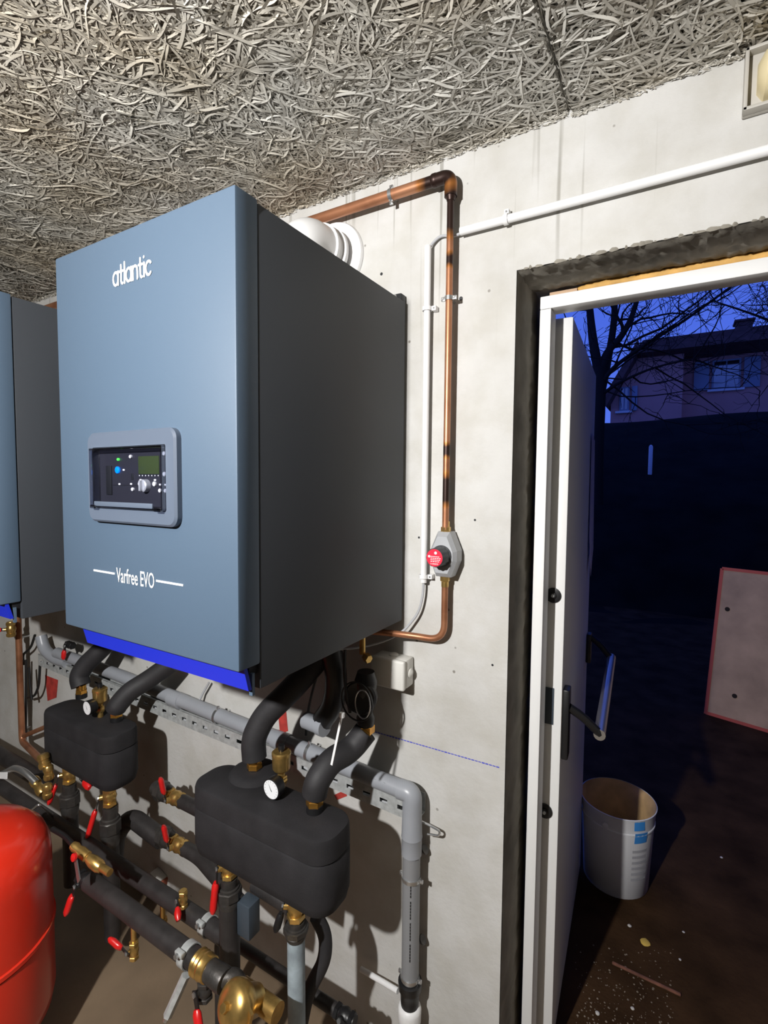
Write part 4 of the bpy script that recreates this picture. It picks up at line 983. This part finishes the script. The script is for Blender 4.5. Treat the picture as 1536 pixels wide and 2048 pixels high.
# --- front group, outlet 1
yA = -.33
v1 = W(458, 1728, yA); v2 = W(592, 1812, yA)
def at_y(px, py): return W(px, py, yA)
ball_valve('brass outlet valve with long red handle below the front box', v1+DN*.004, DN, (-.55, -.83, 0), (.0, -.1, -1), .108, .019, .062, lw=.016)
u1 = v1+DN*.036; u1z = W(462, 1818, yA).z
union('heavy iron union below the long red valve handle', u1, DN, u1.z-u1z, .032)
pipe('black_riser', [(u1.x, yA, u1z+.01), (u1.x, yA, .10)], .026, 'pipe_black', 'thick black riser pipe standing under the iron union', 0)
ball_valve('brass outlet valve at the right end below the front box', v2, DN, (-.8, -.55, .1), (-.15, -.2, -1), .06, .019, .066, sleeve='black')
u2 = v2+DN*.034; u2z = W(600, 1880, yA).z
union('iron union above the pale blue pipe', u2, DN, u2.z-u2z, .030)
pipe('pale_blue_pipe', [(u2.x, yA, u2z+.012), (u2.x+.004, yA, .03)], .021, 'pale_blue', 'pale blue painted vertical pipe at bottom centre', 0)
# box outlet short tails
for k, (vv_, lab) in enumerate(((v1, 'brass tail joining front box to its left outlet valve'), (v2, 'brass tail joining front box to its right outlet valve'))):
    pipe('outlet_tail', [vv_+V((0, 0, .026)), (vv_.x, yA+.012, .695)], .013, 'brass', lab, 0)
rv = W(503, 1752, yA+.03)
ball_valve('short red valve handle under the front box between its outlets', rv+V((0, .03, -.01)), AX, (-.1, -1, .45), (.95, 0, -.25), .052, .018, .06, 'iron', lw=.016)
pipe('black_cross_pipe', [W(512, 1765, -.27), W(585, 1812, -.27)], .023, 'pipe_black', 'short black pipe between the two front box outlets', 0)
# actuator
c = W(497, 1832, -.31)
act = thing('valve_actuator', 'small slate-coloured actuator box beside the black riser', 'actuator', c-V((0, 0, .04)))
MB().box(c-V((.022, .02, .045)), c+V((.022, .02, .045)), .004).build('housing', 'slate', act)
MB().box(c+V((-.0245, -.022, -.04)), c+V((-.0222, .0, .038)), .0005).build('paint_smear', 'white', act)
pipe('curved_hose', [W(632, 1832, -.25), W(652, 1870, -.24), W(650, 1920, -.25), W(615, 1985, -.28), W(600, 2060, -.28)], .017, 'sleeve', 'dark curved hose behind the pale blue pipe', .06)

# --- headers
hyA, hyB = -.33, -.46
hA1 = W(433, 1862, hyA); hA0 = W(60, 1600, hyA); zhA = hA1.z
pipe('heating_header', [(-2.9, hyA, zhA), (u1.x-.015, hyA, zhA)], .023, 'pipe_black', 'long black header pipe meeting the thick riser', 0)
hB1 = W(395, 1922, hyB); zhB = hB1.z
hB0 = W(180, 1782, hyB)
pipe('heating_header', [(hB0.x, hyB, zhB+.0), (hB1.x, hyB, zhB)], .024, 'pipe_black', 'lower black header pipe in front ending in a steel clamp', 0)
hC = W(30, 1528, -.20)
pipe('heating_header', [(-3.2, -.20, hC.z), (W(92, 1562, -.20).x, -.20, hC.z)], .030, 'pipe_black', 'black insulated header at far left above red vessel', 0)
def ring_clamp(label, c, r, axis, foot=None):
    t = thing('pipe_clamp', label, 'pipe clamp', V(c), 'galvanised pipe clamps'); a = V(axis)
    MB().lathe(V(c)-a*.010, a, [(0, r+.001), (0, r+.004), (.020, r+.004), (.020, r+.001)], 28, cap=False).build('band', 'galv', t)
    for s in (-1, 1):
        e = V(c)+V((0, s*.72*(r+.010), -s*.0+ .7*(r+.010)*1)) if s < 0 else V(c)+V((0, .72*(r+.010), -.7*(r+.010)))
        MB().box(e-V((.012, .006, .006)), e+V((.012, .006, .006)), .002).build('lug', 'galv', t)
        MB().hexnut(e+V((0, -.006, 0)), (0, -1, .3), .008, .006).build('bolt', 'steel', t)
    if foot:
        MB().tube([V(c)+V((0, 0, -r)), V(foot)], .008, 12).build('threaded_rod', 'galv', t)
        f = V(foot); MB().box((f.x-.03, f.y-.03, 0.001), (f.x+.03, f.y+.03, .006), .001).build('foot_plate', 'galv', t)
    return t
ring_clamp('steel clamp around the upper header beside the riser', (W(416, 1872, hyA).x, hyA, zhA), .023, AX)
ring_clamp('steel clamp at the end of the lower header', (W(378, 1912, hyB).x, hyB, zhB), .024, AX)
p0, p1 = W(372, 1950, -.47), W(335, 2032, -.50)
rod = thing('strut_tube', 'galvanised strut tube leaning under the lower header', 'strut', p1)
MB().tube([p0, p1], .0105, 6).build('strut', 'galv', rod); MB().lathe(p1, (p1-p0), [(0, .006), (.012, .006), (.014, .003)], 10).build('bolt_end', 'steel', rod)
e = V((hB1.x, hyB, zhB))
un = thing('brass_adaptor', 'ribbed brass adaptor at the end of the lower header', 'fitting', e-V((0, 0, .03)))
MB().lathe(e, AX, [(0, .026), (.004, .029), (.010, .027), (.014, .029), (.020, .027), (.026, .029), (.032, .027), (.042, .027), (.044, .022)], 22).build('ribbed_body', 'brass', un)
MB().lathe(e+V((.043, 0, 0)), AX, [(0, .024), (.045, .026), (.05, .024)], 20).build('iron_socket', 'iron', un)
pipe('iron_pipe', [e+V((.08, 0, 0)), e+V((.105, .02, 0)), e+V((.105, .06, -.12))], .018, 'iron', 'iron elbow pipe right of the ribbed brass adaptor', .05)
# brass strainer with dome
sc = W(478, 2008, -.47)
sr = thing('brass_strainer', 'large domed brass strainer at the bottom edge', 'strainer', sc-V((0, 0, .05)))
sd = V((-.15, -.85, .5)).normalized()
MB().lathe(sc-sd*.05, sd, [(0, .030), (.03, .034), (.045, .044), (.058, .046), (.066, .045), (.076, .038), (.082, .026), (.085, .010)], 28).build('dome', 'brass', sr, smooth=50)
MB().hexnut(sc+sd*.034, sd, .012, .010).build('plug', 'brass', sr)
MB().tube([sc-AX*.05-sd*.055, sc+AX*.06-sd*.055], .022, 20).build('body', 'brass', sr)
m = MB(); m._last = 0; m.bar(sc+V((.045, -.01, .02)), sc+V((.020, -.01, -.075)), .018, .006, sd); m.build('yoke', 'brass', sr, smooth=0)
ball_valve('diagonal red handle at the bottom edge beside the brass strainer', V((hB1.x+.03, hyB-.005, zhB-.048)), DN, (-.2, -1, .2), (.55, -.2, -.85), .085, .016, .05, 'iron', lw=.017)
ball_valve('black valve with star wheel at the bottom right of the pipework', W(690, 2032, -.20), AX, (0, -.9, .4), (1, 0, -.2), .05, .018, .06, 'black', 'black')
_q = W(690, 2032, -.20)
pipe('low_black_pipe', [(-1.15, -.20, .0), (-1.15, -.20, _q.z), (_q.x-.02, -.20, _q.z)], .016, 'pipe_black', 'low black pipe ending in the black valve', .05)
# drain cocks on headers
ball_valve('small drain cock with red handle on top of upper header', V((W(374, 1805, hyA).x, hyA-.012, zhA+.045)), (0, 0, 1), (-.3, -.9, .1), (.72, -.35, -.5), .045, .011, .05, lw=.013)
c = W(326, 1850, hyA); ball_valve('small brass cock under the upper header with no handle showing', c, DN, (-1, -.2, 0), (0, .3, -1), .02, .012, .045, sleeve='black', inlet=(c.x, hyA, zhA-.015))
c = W(268, 1900, hyB); ball_valve('small drain cock with red handle above the floor', c, DN, (-.4, -.9, 0), (-.85, -.1, .32), .060, .011, .05, lw=.014, inlet=(c.x, hyB, zhB-.015))

# --- pair of level pipes left of the front box
for k, (px, py, y, lab1, lab2, lab3) in enumerate(((352, 1596, -.14, 'level brass valve with red handle, upper of the pair left of front box', 'dark iron union left of the upper level valve', 'short black pipe from the upper level valve behind the box'),
                                        (358, 1690, -.16, 'level brass valve with red handle, lower of the pair left of front box', 'dark iron union left of the lower level valve', 'black pipe from the lower level valve to the riser valve'))):
    c = W(px, py, y)
    ball_valve(lab1, c, AX, (-.35, -.9, .1), (-.05, -.12, 1) if k == 0 else (-.03, -.12, 1), .085, .022, .075, lw=.014)
    union(lab2, c-AX*.115, AX, .085, .033)
    end = W(450, 1730, -.30) if k else V((-1.0, y, c.z))
    pipe('level_pipe', [c+AX*.03, c+AX*.12, (end.x, end.y, c.z)] if not k else [c+AX*.03, c+AX*.10, (end.x-.02, y-.06, c.z-.005)], .022, 'pipe_black', lab3, .04)
el0 = W(310, 1668, -.16)
pipe('black_elbow_pipe', [W(325, 1680, -.16), W(262, 1632, -.17), W(232, 1668, -.20), W(225, 1760, -.24)], .030, 'pipe_black', 'black elbow pipe curving down between the two boxes', .10)

# --- far group under the left box
yL = -.27
w1 = W(138, 1548, yL); w2 = W(219, 1592, yL)
ball_valve('brass outlet valve with red handle at the left below far box', w1, DN, (-.6, -.8, 0), (-.1, -.3, -1), .095, .020, .066, lw=.018)
union('dark iron union under the left outlet of far box', w1+DN*.036, DN, .12, .034)
ball_valve('brass outlet valve with red handle at the right below far box', w2, DN, (-.6, -.8, 0), (-.1, -.25, -1), .125, .020, .066, lw=.016)
union('dark iron union under the right outlet of far box', w2+DN*.036, DN, .14, .034)
for k, (vv_, lab) in enumerate(((w1, 'brass tail joining far box to its left outlet valve'), (w2, 'brass tail joining far box to its right outlet valve'))):
    pipe('outlet_tail', [vv_+V((0, 0, .026)), (vv_.x, yL+.012, .655)], .013, 'brass', lab, 0)
pipe('black_riser', [w2+DN*.16, (w2.x, yL, zhA+.0), (w2.x, yL, .12)], .026, 'pipe_black', 'black riser pipe under the far box right outlet', 0)
pipe('black_riser', [w1+DN*.145, (w1.x, yL, .2)], .026, 'pipe_black', 'black riser pipe under the far box left outlet', 0)
ball_valve('short red handle just under the far box front edge', W(160, 1566, yL-.03)+V((0, .03, 0)), AX, (0, -.9, .5), (.9, 0, -.3), .055, .018, .06, 'iron', lw=.018)
# brass tee chain with flexible silver hose at far left
bt = thing('brass_manifold', 'brass tee fittings joining the flexible silver hose at left', 'fitting', W(85, 1570, -.33))
for (px, py, ax, L, r) in ((88, 1522, (.3, 0, -1), .05, .019), (97, 1545, (.1, 0, -1), .05, .016), (76, 1572, (1, 0, -.5), .075, .017), (95, 1582, (0, 0, -1), .05, .016)):
    q = W(px, py, -.33); MB().lathe(q-V(ax).normalized()*L/2, ax, [(0, r*.8), (L*.1, r), (L*.35, r), (L*.4, r*.85), (L*.6, r*.85), (L*.65, r), (L*.9, r), (L, r*.8)], 16).build('tee', 'brass', bt)
pipe('flexible_hose', [W(-30, 1560, -.36), W(5, 1548, -.36), W(30, 1535, -.36), W(52, 1545, -.35), W(72, 1565, -.34)], .011, 'steel', 'silver braided flexible hose at the left edge', .03)
q = W(8, 1552, -.372); m = MB(); m._last = 0; m.bar(q+V((-.05, -.002, -.012)), q+V((.03, -.002, .012)), .022, .002, (0, -1, .2)); tag(m.build('tag_strip', 'white', smooth=0), 'white paper tag on the silver flexible hose', 'tag')
# brass drain chain with silver/red handle by the red vessel
dc = thing('brass_fill_valve', 'diagonal brass fill valve with red button handle beside red vessel', 'valve', W(180, 1718, -.48))
a0, a1 = W(145, 1690, -.48), W(205, 1738, -.46); dd = (a1-a0).normalized(); LL = (a1-a0).length
MB().lathe(a0, dd, [(0, .010), (LL*.1, .013), (LL*.2, .011), (LL*.3, .014), (LL*.5, .014), (LL*.52, .011), (LL*.7, .016), (LL*.9, .016), (LL, .011)], 16).build('body', 'brass', dc)
MB().tube([a1-dd*.02, a1+V((.035, 0, .004))], .010, 12).build('outlet', 'brass', dc)
m = MB(); m._last = 0; m.bar(W(150, 1712, -.50), W(158, 1762, -.52), .016, .003, (0, -1, .1)); m.build('silver_handle', 'steel', dc, smooth=0)
MB().lathe(W(150, 1714, -.505), (0, -1, .3), [(0, .010), (.006, .010), (.008, .006)], 16).build('red_button', 'red', dc)
ball_valve('dark valve with red handle at the start of the lower header', W(172, 1760, -.46), AX, (-.3, -.9, -.2), (-.2, -.2, -1), .075, .018, .06, 'black', lw=.016)
pipe('thin_hose', [W(62, 1622, -.40), W(78, 1608, -.40), V((W(105, 1630, hyA).x, hyA, zhA+.022))], .004, 'steel', 'thin steel wire loop above the red vessel', .02)
pipe('capillary_hose', [W(105, 1658, -.47), W(130, 1672, -.47), W(148, 1692, -.48)], .007, 'black', 'short black hose feeding the diagonal brass fill valve', .02)

# --- far left wall corner: copper drop, cables
cl = W(36, 1235, -.07); cl2 = W(36, 1478, -.07)
pipe('copper_drop', [(cl.x, -.07, cl.z+.08), (cl.x, -.07, cl2.z), W(92, 1530, -.20)], .0135, 'copper', 'vertical copper pipe at the far left turning to the right', .04)
pipe('copper_branch', [W(48, 1472, -.072), W(100, 1450, -.08)], .010, 'copper', 'short copper branch running behind the far box', 0)
ball_valve('brass valve with red handle at the very left under boiler', W(22, 1258, -.12), DN, (-.5, -.8, 0), (-1, -.1, -.15), .06, .018, .07, lw=.015)
ball_valve('black valve with short red handle behind the left hose', W(140, 1290, -.07), AX, (0, -1, 0), (-.1, 0, -1), .055, .014, .05, 'black', lw=.016)
pipe('waste_riser', [W(82, 1272, -.06), W(88, 1298, -.06), W(110, 1318, -.055), W(135, 1325, -.052)], .0235, 'pvc', 'grey plastic waste bend rising at the far left', .05)
for k, (pts, lab) in enumerate((([(70, 1270), (62, 1295), (45, 1310), (48, 1330)], 'black cable looping at the far left upper'), ([(52, 1320), (52, 1420), (50, 1490)], 'black cable running straight down at far left'),
                                ([(80, 1330), (78, 1370), (70, 1392), (55, 1395)], 'black cable bending back at far left, left loop'), ([(58, 1335), (60, 1370), (64, 1400)], 'black cable short length at far left, middle'))):
    pipe('black_cable', [W(x, y, -.04-.006*k) for x, y in pts], .0055, 'cable_black', lab, .03)
for (px, py, lab) in ((60, 1271, 'shiny steel anchor screw at far left upper'), (62, 1452, 'shiny steel anchor screw beside the copper elbow'), (462, 1428, 'shiny steel anchor screw above the grey pipe')):
    p = W(px, py, 0); t = thing('anchor_screw', lab, 'screw', p)
    MB().lathe(p+V((0, 0, 0)), (0, -1, 0), [(0, .004), (.035, .004)], 10).build('shank', 'steel', t); MB().lathe(p+V((0, -.033, 0)), (0, -1, 0), [(0, .006), (.003, .011), (.008, .011), (.010, .008)], 14).build('head', 'steel', t)

# paint patches and brick lumps on the wall
def patch(pxs, mat, name):
    m = MB(); P = [W(x, y, -.0012) for x, y in pxs]; m.add(P, [tuple(range(len(P)))]); return m.build(name, mat, wall_back, smooth=0)
patch(((90, 1350), (116, 1360), (113, 1395), (95, 1402)), 'red_paint', 'paint_patch')
patch(((556, 1425), (572, 1420), (576, 1462), (560, 1468)), 'red_paint', 'paint_patch')
patch(((668, 1590), (690, 1580), (694, 1592), (674, 1600)), 'red_paint', 'paint_patch')
for (px, py, lab) in ((316, 1756, 'broken brick lump on wall, upper of the two left of riser'), (272, 1796, 'broken brick lump behind the upper header, lower of the two')):
    p = W(px, py, -.02); t = thing('brick_lump', lab, 'brick', p-V((0, 0, .02)))
    MB().box(p-V((.034, .02, .022)), p+V((.034, .02, .012)), .004, Matrix.Rotation(.25, 3, 'Y')).build('brick', 'brick', t)
    MB().box(p+V((-.030, -.019, .010)), p+V((.028, .019, .018)), .003, Matrix.Rotation(.25, 3, 'Y'), p).build('mortar', 'concrete', t)

# ---- red expansion vessel
VR = .20
vpos = CAM+ray(-70, 1800)*1.36
vx_, vy_ = vpos.x, vpos.y
ves = thing('expansion_vessel', 'glossy red expansion vessel at the bottom left corner', 'tank', (vx_, vy_, 0))
VT = .728; VS = .39
MB().lathe((vx_, vy_, .08), (0, 0, 1), [(0, .03), (.012, VR*.55), (.035, VR*.8), (.07, VR*.96), (.11, VR), (VS-.09, VR)], 64).build('lower_shell', 'vessel', ves, smooth=50)
h_ = VT-VS-.01
MB().lathe((vx_, vy_, VS+.01), (0, 0, 1), [(0, VR), (h_-.15, VR), (h_-.11, VR*.985), (h_-.075, VR*.92), (h_-.045, VR*.78), (h_-.022, VR*.56), (h_-.008, VR*.30), (h_, .01)], 64).build('upper_shell', 'vessel', ves, smooth=60)
MB().lathe((vx_, vy_, VS-.006), (0, 0, 1), [(0, VR-.001), (.003, VR+.005), (.014, VR+.005), (.017, VR-.001)], 64).build('seam_band', 'vessel', ves, smooth=30)
for k in range(3):
    a = 2*PI*k/3+.5; q = V((vx_+.14*math.cos(a), vy_+.14*math.sin(a), 0)); m = MB(); m._last = 0; m.bar(q+V((0, 0, .14)), q+V((.03*math.cos(a), .03*math.sin(a), .0)), .04, .006, (math.cos(a), math.sin(a), 0)); m.build('leg', 'vessel', ves, smooth=0)
def vlabel(nm, a0, a1, z0, z1, mat, par, off):
    m = MB(); n = 12; vs = []; fs = []
    for i in range(n+1):
        t = math.radians(a0+(a1-a0)*i/n)
        for z in (z0, z1): vs.append((vx_+(VR+off)*math.cos(t), vy_+(VR+off)*math.sin(t), z))
    for i in range(n): fs.append((2*i, 2*i+2, 2*i+3, 2*i+1))
    m.add(vs, fs); return m.build(nm, mat, par, smooth=80)
lb = vlabel('rating_label', -45, -14, .445, .505, 'sticker', ves, .0012)
vlabel('label_band', -44, -16, .494, .503, 'black', lb, .0020)

# ---- broken lath and gravel on the ground outside
a, c = G(1224, 1925, .006), G(1362, 1990, .006)
m = MB(); m._last = 0; m.bar(a, c, .010, .008, (0, 0, 1), .003); tag(m.build('broken_lath', 'lath', smooth=0), 'splintered reddish lath lying on the ground below the leaf', 'wood scrap')
m = MB(); rg = np.random.default_rng(3)
for k in range(260):
    u = rg.random(); px = 1150+200*rg.random(); py = 2060-170*rg.random()**1.6
    q = G(px, py, 0.0); r = .0012+.0028*rg.random()**2; n = 5
    vs = [q+V((r*math.cos(2*PI*i/n), r*math.sin(2*PI*i/n), 0)) for i in range(n)]+[q+V((0, 0, r*.9))]
    m.add(vs, [(i, (i+1) % n, n) for i in range(n)])
gv_ = tag(m.build('gravel', 'gravel', smooth=0), 'scattered fine gravel on the ground beside the door leaf', 'gravel'); gv_['kind'] = 'stuff'
